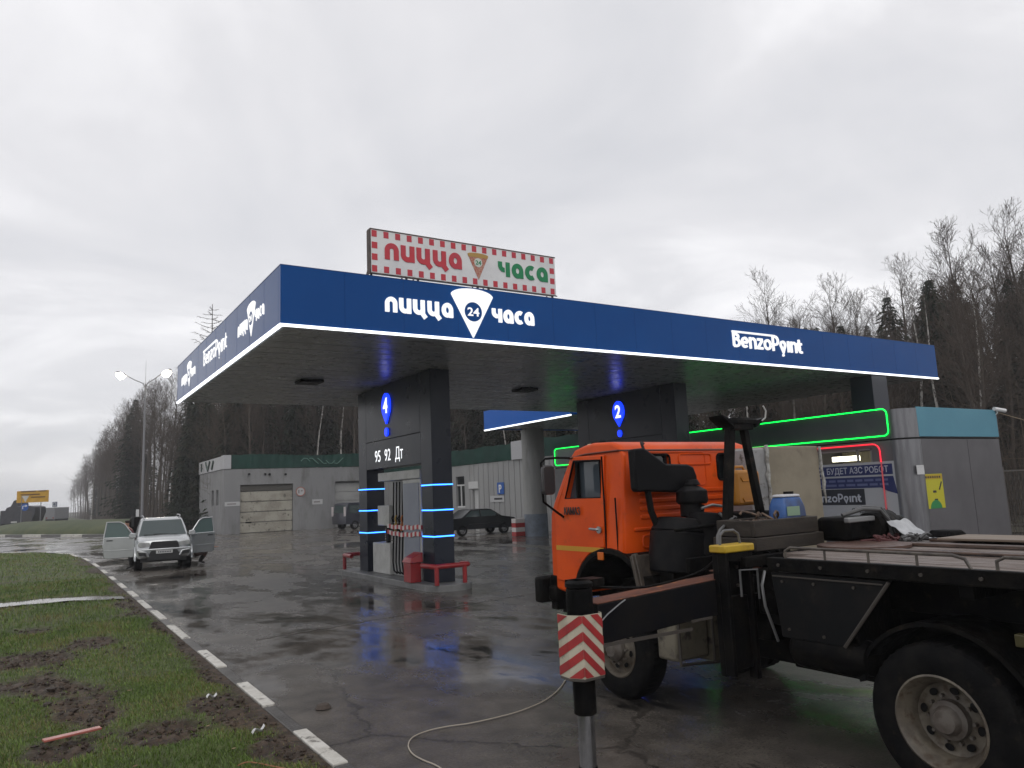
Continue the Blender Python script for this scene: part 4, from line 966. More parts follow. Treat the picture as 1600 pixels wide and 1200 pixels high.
for px in (389, 414, 421, 446): q = onY(px, 741, AY); b.cyl(q+Y3*.02, q-Y3*.12, .09, n=8)
part('wall_bracket', b, BLACKM, ga)
# round speed-limit style sign and paper plates on the wall
q = onY(469.5, 768, AY-.02)
sg = thing('round_sign', 'small round red-rimmed sign on the wall beside the shut garage door', 'sign', tuple(q)); part('disc', B().lathe([(.36, 0), (.36, .02)], q, -Y3, 28), mat('sign_face', (.45, .45, .45), .5), sg, smooth=0)
part('rim', B().lathe([(.31, .021), (.31, .03), (.38, .03), (.38, .021)], q, -Y3, 28, cap=False), mat('rim_red', (.33, .13, .10), .5), sg, smooth=0)
b = B(); b.box(q.x-.2, q.x-.08, AY-.045, AY-.04, q.z-.14, q.z+.14); b.box(q.x+.02, q.x+.18, AY-.045, AY-.04, q.z-.0, q.z+.12); part('print', b, mat('grey_print', (.22, .2, .2), .6), sg)
for px, py, w_, h_, lb in ((496, 784, .42, .2, 'small white plate on the wall between the two garage doors'), (363, 787.5, .55, .16, 'small white plate on the wall left of the shut garage door')):
    q = onY(px, py, AY-.02); s_ = thing('wall_plate', lb, 'sign', tuple(q)); part('plate', B().box(q.x-w_, q.x+w_, AY-.025, AY-.003, q.z-h_, q.z+h_), MATS['sign_face'], s_); part('print', B().box(q.x-w_*.7, q.x+w_*.5, AY-.03, AY-.025, q.z-h_*.3, q.z+h_*.3), MATS['grey_print'], s_)
# wing B
BX = 24.6
sb_ = thing('service_building', 'long pale ribbed wing with green roof band behind the dark sedan', 'building', (BX+5, 46, 0))
by0_, by1_ = 30.5, AY-.02; BH = onX(802, 718.6, BX).z; BT = BH+1.0
CORR = mat('ribbed_cladding', (.31, .31, .305), .5, c2=(.265, .265, .262), ns=.6, stretch=(1, 1, .2), c3=(.2, .19, .18), ns3=1.8, lo3=.58, hi3=.75)
def bx(px, py): q = onX(px, py, BX); return q.y, q.z
(wA, wz1), (wB, wz0) = bx(712, 745), bx(727, 793); (dA, dz1), (dB, _) = bx(738, 765), bx(748, 800)
bw = part('wall', B().box(BX, BX+9, by0_, by1_, -.05, BH), CORR, sb_)
carve(bw, B().box(BX-.4, BX+.25, wB, wA, wz0, wz1)); carve(bw, B().box(BX-.4, BX+.3, dB, dA, -.1, dz1))
b = B(); y = by0_+.1
while y < by1_-.1:
    if not (wB-.15 < y < wA+.1): b.box(BX-.035, BX-.001, y, y+.06, .05 if not (dB-.1 < y < dA+.1) else dz1+.1, BH-.02)
    y += .62
part('cladding_rib', b, CORR, sb_)
b = B(); b.box(BX+.08, BX+.14, wB, wA, wz0, wz0+.1); b.box(BX+.08, BX+.14, wB, wA, (wz0+wz1)/2+.4, (wz0+wz1)/2+.5); b.box(BX+.08, BX+.14, wB, wB+.12, wz0+.1, wz1); b.box(BX+.08, BX+.14, (wA+wB)/2, (wA+wB)/2+.1, wz0+.1, (wz0+wz1)/2+.4)
part('window_frame', b, mat('white_frame', (.55, .55, .54), .5), sb_); part('window_glass', B().box(BX+.17, BX+.2, wB, wA, wz0, wz1), GLASSD, sb_)
part('door', B().box(BX+.14, BX+.2, dB+.03, dA-.03, .02, dz1-.03), mat('white_door', (.5, .5, .49), .5), sb_, .01)
(yA, zA), (yB, zB) = bx(733, 753), bx(748, 763); part('lintel_plate', B().box(BX-.06, BX-.002, yB, yA, zB, zA), MATS['white_frame'], sb_)
def tarpB(u, v):
    y = by0_+u*(by1_-by0_); return (BX-.06-.05*noise.noise(Vector((u*50, v*2, 4))), y, BH+.02+v*(BT-BH+.10*noise.noise(Vector((u*22, 0, 2)))))
b = B(); b.grid(tarpB, 120, 6); b.grid(lambda u, v: tuple(Vector(tarpB(u, v))+Vector((.12, 0, 0))), 120, 6); part('green_band', b, GREENT, sb_, smooth=180)
(yA, zA), (yB, zB) = bx(801, 692), bx(822, 717); part('band_box', B().box(BX-.14, BX-.075, yB-.3, yA, BH, BT+.1), MATS['parapet_pale'], sb_)
(yA, zA), (yB, zB) = bx(778, 754), bx(789, 772)
pk = thing('parking_sign', 'blue square parking sign with a white P on the ribbed wall', 'sign', (BX-.05, yA, zB)); part('panel', B().box(BX-.075, BX-.04, yB, yA, zB, zA), mat('sign_blue', (.012, .09, .36), .4), pk, .01)
b = B(); text(b, 'P', (BX-.075, (yA+yB)/2+.02, zB+.16*(zA-zB)), -Y3, Z3, -X3, (zA-zB)*.66, None, .012, .03, 'CENTER'); part('letter', b, mat('sign_paint_white', (.7, .7, .7), .5), pk)
(yA, zA), (yB, zB) = bx(767, 775), bx(789, 784)
tp = thing('wall_plate', 'white direction plate below the blue parking sign', 'sign', (BX-.05, yA, zB)); part('plate', B().box(BX-.06, BX-.04, yB, yA, zB, zA), MATS['sign_face'], tp); part('print', B().box(BX-.066, BX-.06, yB+.2, yA-.5, (zA+zB)/2-.05, (zA+zB)/2+.06), INK, tp)
# ================================================================== STREET LAMP and road signs
p = atD(222, 58); hL = (onY(222, 600, p.y)).z
sl2 = thing('street_lamp', 'tall double-armed lit street lamp beyond the silver car', 'street lamp', (p.x, p.y, 0))
steel = mat('lamp_steel', (.22, .22, .23), .5, .4)
part('pole', B().tube([(p.x, p.y, 0), (p.x, p.y, hL*.55), (p.x, p.y, hL)], [.11, .085, .06], 12), steel, sl2)
Rg = Vector((CR.x, CR.y, 0)).normalized(); s_ = 58/FPX
for sx, sz in ((-34, 16), (27, 16)):
    tip = Vector((p.x, p.y, hL))+Rg*sx*s_+Z3*(sz*s_*1.05)
    base = Vector((p.x, p.y, hL-.35))
    part('arm', B().tube([base, base+Rg*sx*s_*.12+Z3*.42, base.lerp(tip, .5)+Z3*.12, tip], .035, 8), steel, sl2)
    dq = (tip-base); dq.z *= .45; dq.normalize()
    h = part('lamp_head', B().tube([tip-dq*.1, tip+dq*.12, tip+dq*.6, tip+dq*.72], [.05, .12, .13, .05], 10), steel, sl2)
    part('lamp_glass', B().tube([tip+dq*.0-Z3*.12, tip+dq*.3-Z3*.2, tip+dq*.65-Z3*.12], [.14, .3, .14], 14), glow('lamp_light', (1., .90, .70), 40.), h)
part('spike', B().cyl((p.x, p.y, hL-.1), (p.x, p.y, hL+1.9), .018, .008, n=6), steel, sl2)
def board(name, label, cat, px, py0, px1, py1, t, bm, polepx, polepy):
    q = atD(polepx, t); r = thing(name, label, cat, tuple(q)); U = Vector((CR.x, CR.y, 0)).normalized(); Nn = Vector((U.y, -U.x, 0))
    def at(px_, py_): return CO+ray(px_, py_)*t
    a, c = at(px, py1), at(px1, py0); w_ = (c-a).dot(U); h_ = c.z-a.z
    b = B(); b.prism([(0, 0), (w_, 0), (w_, h_), (0, h_)], a, U, Z3, Nn, .06); part('panel', b, bm, r, .01)
    part('pole', B().cyl(q, (q.x-Nn.x*.06, q.y-Nn.y*.06, a.z+h_*.8), .05, n=8), steel, r); return r, U, Nn, at
YEL = mat('sign_yellow', (.60, .33, .02), .5, c2=(.52, .28, .015), ns=2)
r, U, Nn, at = board('road_sign', 'large yellow direction board on a thin pole by the far road', 'sign', 26, 765.5, 75, 786, 95, YEL, 63, 832)
a = at(30, 783); b = B()
for k, (x0, x1, z) in enumerate(((.2, 2.1, 1.2), (2.4, 3.4, 1.2), (.2, 2.6, .8), (1.5, 3.3, .45))): b.prism([(x0, z), (x1, z), (x1, z+.14), (x0, z+.14)], Vector(a)+Nn*.07+Z3*-.1, U, Z3, Nn, .01)
part('print', b, mat('brown_print', (.16, .08, .01), .6), r)
q = atD(33, 88); r = thing('road_sign', 'white triangle above a round blue arrow sign on one post', 'sign', tuple(q)); at = lambda px, py: CO+ray(px, py)*88
part('post', B().cyl(q, (q.x, q.y, at(33, 775).z), .04, n=8), steel, r)
c = at(40, 779); b = B(); b.prism([(-.42, .32), (.42, .32), (0, -.42)], c, U, Z3, Nn, .04); part('triangle', b, mat('tri_white', (.55, .53, .5), .5), r)
c = at(39, 792.5); part('disc', B().lathe([(.42, 0), (.42, .05)], c, Nn, 24), MATS['sign_blue'], r)
b = B(); b.tube([c+Nn*.06-U*.22-Z3*.2, c+Nn*.06-U*.22+Z3*.12, c+Nn*.06+U*.12+Z3*.14], .055, 5); b.prism([(.1, .0), (.1, .3), (.32, .14)], c+Nn*.05, U, Z3, Nn, .02); part('arrow', b, MATS['sign_paint_white'], r)
r, U, Nn, at = board('road_sign', 'small square dark sign beside the far grey van', 'sign', 82, 784, 89, 792, 120, mat('sign_navy', (.03, .05, .12), .5), 85, 815)
c = at(85.5, 788)+Nn*.06; part('ring', B().lathe([(.22, .0), (.3, .0), (.3, .02), (.22, .02), (.22, 0)], c, Nn, 20, cap=False), MATS['sign_paint_white'], r)
q = atD(215, 40); solo('marker_post', 'short white marker post behind the silver car', 'post', B().box(q.x-.07, q.x+.07, q.y-.07, q.y+.07, 0, (CO+ray(215, 796)*40).z), mat('post_white', (.6, .6, .6), .5), tuple(q), .01)
# ================================================================== CRANE TRUCK (parallel to the kerb, facing +y)
ORANGE = mat('cab_orange', (.66, .076, .003), .38, spec=.22, c2=(.57, .060, .003), ns=1.6, c3=(.20, .05, .015), ns3=4.5, lo3=.58, hi3=.80, rvar=.1)
FRAMEM = mat('greasy_black', (.0035, .0035, .0038), .5, c2=(.008, .007, .006), ns=5, bump=.3, bs=30, rvar=.15, spec=.06, c3=(.035, .027, .02), ns3=6, lo3=.60, hi3=.76)
RUBBER = mat('tyre_rubber', (.0055, .0055, .006), .7, c2=(.010, .0095, .009), ns=6, bump=.3, bs=30, spec=.06, c3=(.028, .022, .017), ns3=7, lo3=.6, hi3=.75)
RIMM = mat('rim_dirty_cream', (.135, .115, .086), .5, c2=(.075, .062, .048), ns=5, c3=(.06, .04, .025), ns3=11, lo3=.52, hi3=.66, bump=.2, bs=25)
RUST = mat('rusty_orange', (.15, .045, .02), .65, c2=(.08, .03, .02), ns=5, c3=(.32, .11, .03), ns3=8, lo3=.58, hi3=.68, bump=.3, bs=25)
WOOD = mat('old_planks', (.19, .155, .135), .5, c2=(.095, .065, .05), ns=3, stretch=(6, .8, 6), c3=(.20, .165, .14), ns3=5, lo3=.58, hi3=.7, bump=.5, bs=20, rvar=.2)
XS, YR = 5.35, 6.30
tk = thing('crane_truck', 'orange-cabbed flatbed truck with one outrigger leg swung down', 'truck', (6.45, 4.5, 0))
prof = [(YR, 1.47), (YR, 2.56), (YR+.07, 2.66), (YR+.22, 2.715), (YR+.55, 2.73), (7.02, 2.71), (7.20, 2.67), (7.28, 2.58), (7.40, 2.36), (7.56, 2.06), (7.63, 1.92), (7.66, 1.60), (7.66, 1.16), (7.60, 1.04), (7.46, 1.02), (7.16, 1.02)]
arch = [(6.55+.64*cos(radians(a)), .92+.62*sin(radians(a))) for a in range(12, 110, 14)]
prof += arch
def wX(z): return max(0, z-2.05)*.13
def cabv(x, y, z):
    s = 1 if x > 6.45 else -1; return (x-s*wX(z)-0*y, y, z)
b = B(); xs_ = [XS, XS+.03, 6.0, 6.9, 7.52, 7.55]; rings = []
for i, x in enumerate(xs_):
    k = .975 if i in (0, 5) else 1
    yc, zc = 6.95, 1.85; rings.append([Vector(cabv(x, yc+(y-yc)*k, zc+(z-zc)*k)) for y, z in prof])
b.loft(rings)
cab = part('cab', b, ORANGE, tk, .02, 35)
# recesses: side window, rear windows, pressed panels
wpoly = [(6.655, 2.10), (6.655, 2.52), (7.135, 2.535), (7.22, 2.36), (7.335, 2.10)]
carve(cab, B().prism(wpoly, (XS-.1, 0, 0), Y3, Z3, X3, .21))
for xa, xb, za, zb in ((5.70, 6.10, 2.25, 2.56), (6.86, 7.34, 2.25, 2.555)):
    carve(cab, B().prism(rrect(xa, xb, za, zb, .05), (0, YR-.1, 0), X3, Z3, Y3, .16))
GLASS_T = mat('cab_glass', (.055, .07, .085), .06, spec=.6)
part('side_window', B().prism(wpoly, (XS+.085, 0, 0), Y3, Z3, X3, .02), GLASS_T, cab)
for xa, xb in ((5.69, 6.11), (6.85, 7.35)): part('rear_window', B().prism(rrect(xa, xb, 2.24, 2.565, .05), (0, YR+.045, 0), X3, Z3, Y3, .012), GLASSD, cab)
b = B(); b.tube([(XS+.02, y, z) for y, z in wpoly], .014, 6, closed=True); b.box(XS+.03, XS+.075, 7.10, 7.13, 2.1, 2.54)
part('window_seal', b, FRAMEM, cab)
for xa, xb in ((5.70, 6.10), (6.86, 7.34)): part('window_seal', B().tube([(x, YR-.002, z) for x, z in rrect(xa, xb, 2.25, 2.555, .05)], .013, 6, closed=True), FRAMEM, cab)
# door skin with its own window cut-out
dpoly = [(6.605, 1.56), (6.605, 2.575), (7.17, 2.59), (7.27, 2.40), (7.43, 2.08), (7.50, 1.9), (7.51, 1.16), (7.14, 1.14)]+[(6.55+.66*cos(radians(a)), .93+.64*sin(radians(a))) for a in range(22, 86, 12)]
b = B(); n = len(dpoly)
for xx, kk_ in ((XS-.004, 0), (XS-.028, 1)):
    b.v += [Vector((xx+wX(z), y, z)) for y, z in dpoly]
b.f = [tuple(range(n))[::-1], tuple(range(n, 2*n))]+[(i, (i+1) % n, n+(i+1) % n, n+i) for i in range(n)]; b.mi = [0]*len(b.f)
door = part('door', b, ORANGE, tk, .009, 35)
carve(door, B().prism(wpoly, (XS-.2, 0, 0), Y3, Z3, X3, .4))
part('door_handle', B().tube([(XS-.03, 6.66, 1.755), (XS-.06, 6.68, 1.76), (XS-.06, 6.80, 1.765), (XS-.03, 6.82, 1.765)], .014, 8), GALV, door)
part('handle_cup', B().lathe([(.035, 0), (.04, .02)], (XS-.028, 6.66, 1.755), -X3, 16), GALV, door)
part('stripe', B().box(XS-.0305, XS-.028, 6.61, 7.50, 1.505, 1.56), mat('stripe_yellow', (.50, .25, .012), .45), door)
b = B(); text(b, 'КАМАЗ', (XS-.028, 7.30, 1.92), -Y3, Z3, -X3, .085, .30, .008, .01); mat('chrome', (.35, .35, .35), .3, .8); part('lettering', b, mat('letter_dark', (.05, .045, .045), .35, .4), door)
# shut lines, gutter, rear pressings
b = B(); b.box(XS-.004, XS+.01, 6.588, 6.600, 1.5, 2.56); b.box(XS-.004, XS+.012, 6.40, 6.408, 1.45, 2.1); part('shut_line', b, FRAMEM, cab)
b = B(); g = .022
b.tube([(XS+wX(2.61)-.012, 7.28, 2.575), (XS+wX(2.61)-.012, 6.95, 2.605), (XS+wX(2.61)-.012, YR+.08, 2.61), (XS+.14, YR-.012, 2.605), (7.42, YR-.012, 2.605), (7.55-wX(2.61)+.012, YR+.08, 2.61), (7.55-wX(2.61)+.012, 7.28, 2.575)], .012, 6); part('gutter', b, mat('gutter_dark', (.10, .018, .006), .5), cab)
b = B()
for z in (2.14, 2.05, 1.965, 1.88): b.prism(rrect(5.60, 7.35, z-.026, z+.026, .024), (0, YR-.018, 0), X3, Z3, Y3, .03)
b.prism(rrect(5.5, 7.45, 1.73, 1.77, .018), (0, YR-.02, 0), X3, Z3, Y3, .03)
part('rear_rib', b, ORANGE, cab, .012)
b = B()
for xa, xb, za, zb in ((6.24, 6.76, 2.44, 2.56), (5.62, 5.9, 1.55, 1.68)): b.tube([(x, YR-.002, z) for x, z in rrect(xa, xb, za, zb, .04)], .012, 6, closed=True)
b.tube([(x, YR-.002, z) for x, z in rrect(5.56, 6.66, 2.2, 2.58, .06)], .008, 6, closed=True)
part('pressed_panel', b, ORANGE, cab)
part('roof_lamp', B().lathe([(.05, 0), (.055, .02), (.03, .05), (.005, .055)], (5.62, 7.12, 2.685), Z3, 16), mat('lamp_cream', (.6, .5, .3), .4), cab)
# lower cab rear corner, front wheel housing, mudguards
b = B(); o_ = .02
arcp = [(6.55+.66*cos(radians(a)), .92+.64*sin(radians(a))) for a in range(8, 176, 12)]; arcq = [(6.55+.60*cos(radians(a)), .92+.58*sin(radians(a))) for a in range(172, 4, -12)]
b.prism(arcp+arcq, (XS-.035, 0, 0), Y3, Z3, X3, 2.27); part('wheel_arch', b, FRAMEM, tk, .008)
part('marker_lamp', B().box(XS-.06, XS-.035, 6.60, 6.69, 1.43, 1.515), mat('amber_lens', (.55, .12, .01), .3), tk, .006)
b = B()
for k in range(4): b.obox((5.30+.13*k, 6.02+.02*k, 1.27-.02*k), .05, .06, .52, Matrix.Rotation(-.25, 3, 'X'))
b.obox((5.48, 6.04, 1.30), .46, .04, .42, Matrix.Rotation(-.25, 3, 'X')); b.obox((5.5, 5.98, 1.06), .5, .05, .05); part('mud_flap', b, mat('oily_brown', (.03, .024, .019), .5, c2=(.06, .045, .033), ns=6, bump=.4, bs=25), tk, .008)
b = B(); b.box(5.2, 7.7, 7.69, 7.84, .88, 1.18); b.box(5.3, 7.6, 7.55, 7.69, .9, 1.08); part('bumper', b, FRAMEM, tk, .03)
b = B(); b.box(5.34, 5.44, 7.56, 7.688, .8, 1.2); b.box(5.44, 5.62, 7.4, 7.6, .76, .98); part('bumper_bracket', b, FRAMEM, tk, .01)
for x in (5.5, 7.4): part('headlight', B().lathe([(.10, 0), (.11, .03)], (x, 7.842, .98), Y3, 20), GLASSD, tk)
# windscreen and front
b = B(); b.add([(5.50, 7.415, 2.36), (7.40, 7.415, 2.36), (7.47, 7.575, 2.08), (5.43, 7.575, 2.08), (5.50, 7.435, 2.36), (7.40, 7.435, 2.36), (7.47, 7.595, 2.08), (5.43, 7.595, 2.08)], [(0, 1, 2, 3), (4, 7, 6, 5), (0, 4, 5, 1), (1, 5, 6, 2), (2, 6, 7, 3), (3, 7, 4, 0)]); part('windscreen', b, GLASS_T, cab)
part('grille', B().box(5.7, 7.2, 7.655, 7.68, 1.25, 1.55), FRAMEM, cab, .01)
# mirror on its bracket
mr = part('mirror', B().prism(rrect(-.085, .085, -.17, .17, .05), (5.05, 7.19, 2.33), X3, Z3, Y3, .06), mat('mirror_back', (.035, .032, .033), .35), tk, .015)
part('mirror_arm', B().tube([(5.36, 7.2, 2.58), (5.2, 7.22, 2.585), (5.03, 7.23, 2.575), (4.985, 7.25, 2.53), (4.985, 7.25, 2.2), (5.0, 7.26, 2.08), (5.2, 7.3, 1.96), (5.35, 7.34, 1.88)], .014, 8), FRAMEM, mr)
part('mirror', B().prism(rrect(-.085, .085, -.17, .17, .05), (7.85, 7.19, 2.33), X3, Z3, Y3, .06), MATS['mirror_back'], tk, .015)
# ---- chassis
b = B()
for x in (6.05, 6.85): b.box(x-.05, x+.05, .2, 7.6, .86, 1.14)
for y in (.6, 2.2, 3.9, 5.5, 7.0): b.box(6.1, 6.8, y-.06, y+.06, .9, 1.1)
b.cyl((6.45, 3.2, .75), (6.45, 6.4, .85), .06, n=10); b.box(6.1, 6.8, 6.35, 7.4, .62, 1.3)
b.cyl((5.6, 6.55, .52), (7.3, 6.55, .52), .08, n=10); b.cyl((5.6, 3.06, .52), (7.3, 3.06, .52), .12, n=10); b.cyl((5.6, 1.72, .52), (7.3, 1.72, .52), .12, n=10)
b.lathe([(.05, -.2), (.24, -.1), (.24, .1), (.05, .2)], (6.45, 3.06, .54), X3, 16); part('chassis', b, FRAMEM, tk, .01)
# ---- wheels
def tyre(xo, xi, y, z, R=.525, tread=True):
    b = B(); n = 96; s = 1 if xi > xo else -1; w_ = abs(xi-xo)
    pr = [(.285, .0+.02), (.30, .0), (.36, -.012), (.43, -.014), (.475, .0), (.505, .02), (.523, .045), (.525, .08), (.525, w_-.08), (.523, w_-.045), (.505, w_-.02), (.43, w_), (.30, w_)]
    rings = []
    for k in range(n):
        a = 2*pi*k/n; rr = []
        for j, (r_, h_) in enumerate(pr):
            r2 = r_-(.012 if (tread and 6 <= j <= 8 and k % 2 == 0) else 0); rr.append(Vector((xo+s*h_, y+cos(a)*r2*R/.525, z+sin(a)*r2*R/.525)))
        rings.append(rr)
    rings.append(rings[0]); b.loft(rings, cap=False); return b
def wheel(name_x, xo, xi, y, dish):
    s = 1 if xi > xo else -1; z = .522
    t = part('wheel', tyre(xo, xi, y, z), RUBBER, tk, smooth=30); X_ = X3*s; o_ = Vector((xo, y, z))
    if dish: prf = [(.315, .012), (.318, -.006), (.305, -.012), (.288, .01), (.276, .05), (.262, .07), (.25, .10), (.242, .155), (.215, .165), (.14, .16), (.125, .15)]
    else: prf = [(.30, .012), (.303, -.006), (.29, -.012), (.272, .02), (.26, .06), (.20, .05), (.16, .01), (.11, .005), (.10, .02)]
    r = part('rim', B().lathe(prf, o_, X_, 48, cap=False), RIMM, t, smooth=50)
    d_ = .161 if dish else .042
    for k in range(8):
        a = 2*pi*k/8+.2; c = o_+Vector((0, cos(a), sin(a)))*.195
        b = B(); u = Vector((0, -sin(a), cos(a))); v = Vector((0, cos(a), sin(a)))
        b.prism(arc(0, 0, .032, .024, 0, 340, 16), c+X_*(d_-.012), u, v, -X_, .004); part('hand_hole', b, BLACKM, t, smooth=0)
    h = part('hub', B().lathe([(.135, .15 if dish else .0), (.13, .10 if dish else -.04), (.10, .085 if dish else -.07), (.075, .04 if dish else -.09), (.03, .035 if dish else -.095), (.001, .035 if dish else -.095)], o_, X_, 24, cap=False), mat('hub_grey', (.12, .105, .09), .55, c2=(.07, .055, .045), ns=8), t, smooth=30)
    for k in range(10):
        a = 2*pi*k/10; c = o_+Vector((0, cos(a), sin(a)))*.158; part('wheel_nut', B().cyl(c+X_*(.165 if dish else .02), c+X_*(.125 if dish else -.025), .013, n=6), MATS['hub_grey'], t, smooth=0)
    return t
wheel(0, 5.33, 5.60, 6.50, False); wheel(0, 7.57, 7.30, 6.50, False)
for yw in (3.06, 1.72):
    wheel(0, 5.30, 5.58, yw, True); part('wheel', tyre(5.62, 5.88, yw, .522), RUBBER, tk, smooth=30)
    wheel(0, 7.6, 7.32, yw, True); part('wheel', tyre(7.28, 7.02, yw, .522), RUBBER, tk, smooth=30)
# ---- flat deck: dark side rail, planks, steel strips
YD0, YD1, XD0, XD1 = -1.6, 4.72, 5.26, 7.66
b = B(); b.box(XD0, XD0+.07, YD0, YD1-.35, 1.46, 1.57); b.box(XD1-.07, XD1, YD0, YD1, 1.46, 1.57); b.box(XD0+.07, XD1-.07, YD1-.07, YD1, 1.46, 1.555)
for y in (-1.2, -.2, .8, 1.8, 2.8, 3.8): b.box(XD0+.08, XD1-.08, y-.05, y+.05, 1.36, 1.5)
b.box(5.9, 6.0, YD0, YD1, 1.14, 1.5); b.box(6.9, 7.0, YD0, YD1, 1.14, 1.5); part('deck_frame', b, FRAMEM, tk, .008)
for k in range(11):
    x = XD0+.08+k*.205; b = B(); dz = random.uniform(-.006, .01); b.box(x, x+.196, YD0+.02, YD1-.09-random.uniform(0, .05)-(.32 if k < 2 else 0), 1.525, 1.558+dz); part('deck_plank', b, WOOD, tk, .005)
for x, z in ((6.2, .02), (6.75, .03), (7.3, .025)): part('deck_strip', B().box(x, x+.10, YD0+.05, YD1-.6, 1.57, 1.57+z), mat('strip_steel', (.13, .085, .065), .4, .3, c2=(.06, .045, .04), ns=6, stretch=(3, .6, 3), rvar=.15), tk, .006)
part('deck_plate', B().lathe([(.40, 0), (.40, .025), (.37, .03)], (6.5, 4.28, 1.572), Z3, 32), mat('plate_brown', (.07, .035, .025), .5, c2=(.10, .055, .04), ns=6, rvar=.15), tk)
for y0, y1 in ((4.20, 2.72), (2.56, .9)):
    b = B(); x = XD0+.035
    b.tube([(x, y0, 1.56), (x, y0, 1.63), (x, y0-.05, 1.655), (x, y1+.12, 1.655), (x, y1+.04, 1.635), (x, y1, 1.56)], .012, 8)
    for k in (1, 2, 3): b.cyl((x, y0+(y1-y0)*k*.25, 1.56), (x, y0+(y1-y0)*k*.25, 1.65), .010, n=6)
    part('deck_rail', b, mat('rail_steel', (.10, .085, .07), .5, c2=(.05, .04, .035), ns=10), tk)
# under-deck skirt, tool tanks, air tank, rear guard
b = B(); b.prism([(4.36, 1.45), (3.30, 1.45), (3.72, .93), (4.30, .93)], (XD0+.03, 0, 0), Y3, Z3, X3, .03); b.box(XD0+.06, XD0+.5, 4.1, 4.32, .98, 1.45); part('skirt_panel', b, mat('skirt_black', (.008, .0085, .0095), .5, spec=.1, c2=(.013, .012, .012), ns=3, c3=(.022, .019, .017), ns3=9, lo3=.6, hi3=.72), tk, .006)
b = B(); b.tube([(XD0+.02, 3.31, 1.44), (XD0+.02, 3.72, .93)], .014, 6); b.tube([(XD0+.022, 4.34, 1.42), (XD0+.022, 3.36, 1.42)], .007, 6); part('skirt_edge', b, mat('edge_worn', (.06, .052, .045), .5), tk)
part('air_tank', B().lathe([(.02, 0), (.10, .015), (.145, .06), (.15, .1), (.15, .62), (.12, .69), (.02, .7)], (5.42, 4.28, .84), Vector((.0, -1, 0)), 24), FRAMEM, tk)
b = B(); b.prism([(3.68, 1.42), (3.60, .70), (3.66, .68), (3.80, 1.2)], (5.33, 0, 0), Y3, Z3, X3, .5); part('mud_guard', b, FRAMEM, tk, .006)
b = B(); b.prism([(3.06+.66*cos(radians(a)), .52+.66*sin(radians(a))) for a in range(20, 165, 10)]+[(3.06+.63*cos(radians(a)), .52+.63*sin(radians(a))) for a in range(162, 18, -10)], (5.34, 0, 0), Y3, Z3, X3, .5); part('mud_guard', b, FRAMEM, tk)
part('rear_light', B().box(5.3, 5.36, 2.35, 2.52, 1.10, 1.18), mat('old_lens', (.05, .042, .012), .4), tk, .008)
BEIGE = mat('beige_tank', (.17, .15, .11), .55, c2=(.11, .095, .07), ns=4, c3=(.04, .033, .026), ns3=7, lo3=.55, hi3=.68)
b = B(); b.box(5.36, 5.80, 5.62, 5.9, .50, .98); part('fuel_tank', b, BEIGE, tk, .03)
b = B(); b.box(5.83, 6.30, 5.58, 5.9, .44, .95); part('fuel_tank', b, BEIGE, tk, .03)
b = B(); b.tube([(5.38, 5.60, 1.0), (5.38, 5.60, .48), (6.33, 5.56, .41), (6.33, 5.56, 1.0)], .018, 6); b.tube([(5.815, 5.57, 1.0), (5.815, 5.57, .45)], .016, 6); part('tank_strap', b, mat('strap_dark', (.05, .042, .035), .5), tk)
# ---- things between cab and deck
b = B(); b.cyl((5.72, 5.92, 1.30), (5.78, 5.92, 1.72), .30, .29, 24); b.cyl((5.78, 5.92, 1.72), (5.80, 5.92, 1.86), .29, .22, 24); b.cyl((6.02, 5.8, 1.45), (6.08, 5.8, 1.9), .24, .2, 20); part('air_filter', b, BLACKM, tk, .02)
b = B(); b.cyl((5.98, 5.9, 1.86), (6.0, 5.9, 2.0), .12, .13, 20); b.lathe([(.15, .0), (.17, .03), (.165, .14), (.10, .18), (.06, .2)], (6.0, 5.9, 2.0), Z3, 22); b.cyl((6.02, 5.9, 2.2), (6.02, 5.9, 2.26), .09, .06, 14); part('intake_cap', b, BLACKM, tk, .008)
b = B(); b.tube([(5.84, 5.62, 1.96), (5.98, 5.60, 1.99), (6.12, 5.6, 1.97)], .014, 6); b.tube([(6.05, 5.58, 1.9), (6.13, 5.55, 1.82), (6.16, 5.55, 1.7)], .016, 6); part('clamp', b, mat('worn_metal', (.25, .25, .25), .4, .6), tk)
bbx = [(5.33, 2.18), (5.32, 2.60), (5.48, 2.615), (5.54, 2.58), (5.78, 2.44), (6.10, 2.43), (6.19, 2.40), (6.23, 2.30), (6.235, 2.12), (5.9, 2.13), (5.45, 2.155), (5.36, 2.15)]
part('hood_flap', B().prism(bbx, (0, 6.02, 0), X3, Z3, Y3, .10), mat('flap_black', (.005, .005, .006), .5, c2=(.008, .008, .009), ns=4, spec=.1), tk, .03)
b = B(); b.tube([(5.52, 6.08, 2.6), (5.6, 6.2, 2.68), (5.72, 6.3, 2.68)], .016, 6); b.tube([(5.52, 6.06, 2.16), (5.53, 6.04, 1.95), (5.56, 6.0, 1.8)], .035, 8); part('flap_stay', b, FRAMEM, tk)
b = B(); b.tube([(5.42, 5.6, 1.76), (6.4, 5.6, 1.8)], .02, 6); b.box(5.4, 6.9, 5.4, 5.46, 1.36, 1.5); b.box(5.9, 7.0, 5.2, 6.1, 1.15, 1.45); part('cross_member', b, FRAMEM, tk, .008)
# grab hoop
part('grab_rail', B().tube([(5.46, 5.05, 1.40), (5.42, 5.05, 1.62), (5.44, 5.06, 1.72), (5.50, 5.08, 1.77), (5.95, 5.3, 1.87), (6.0, 5.32, 1.86)], .014, 8), mat('hoop_grey', (.12, .12, .12), .45, .3), tk)
part('foot_step', B().box(5.44, 5.9, 4.95, 5.2, 1.385, 1.40), RUST, tk, .005)
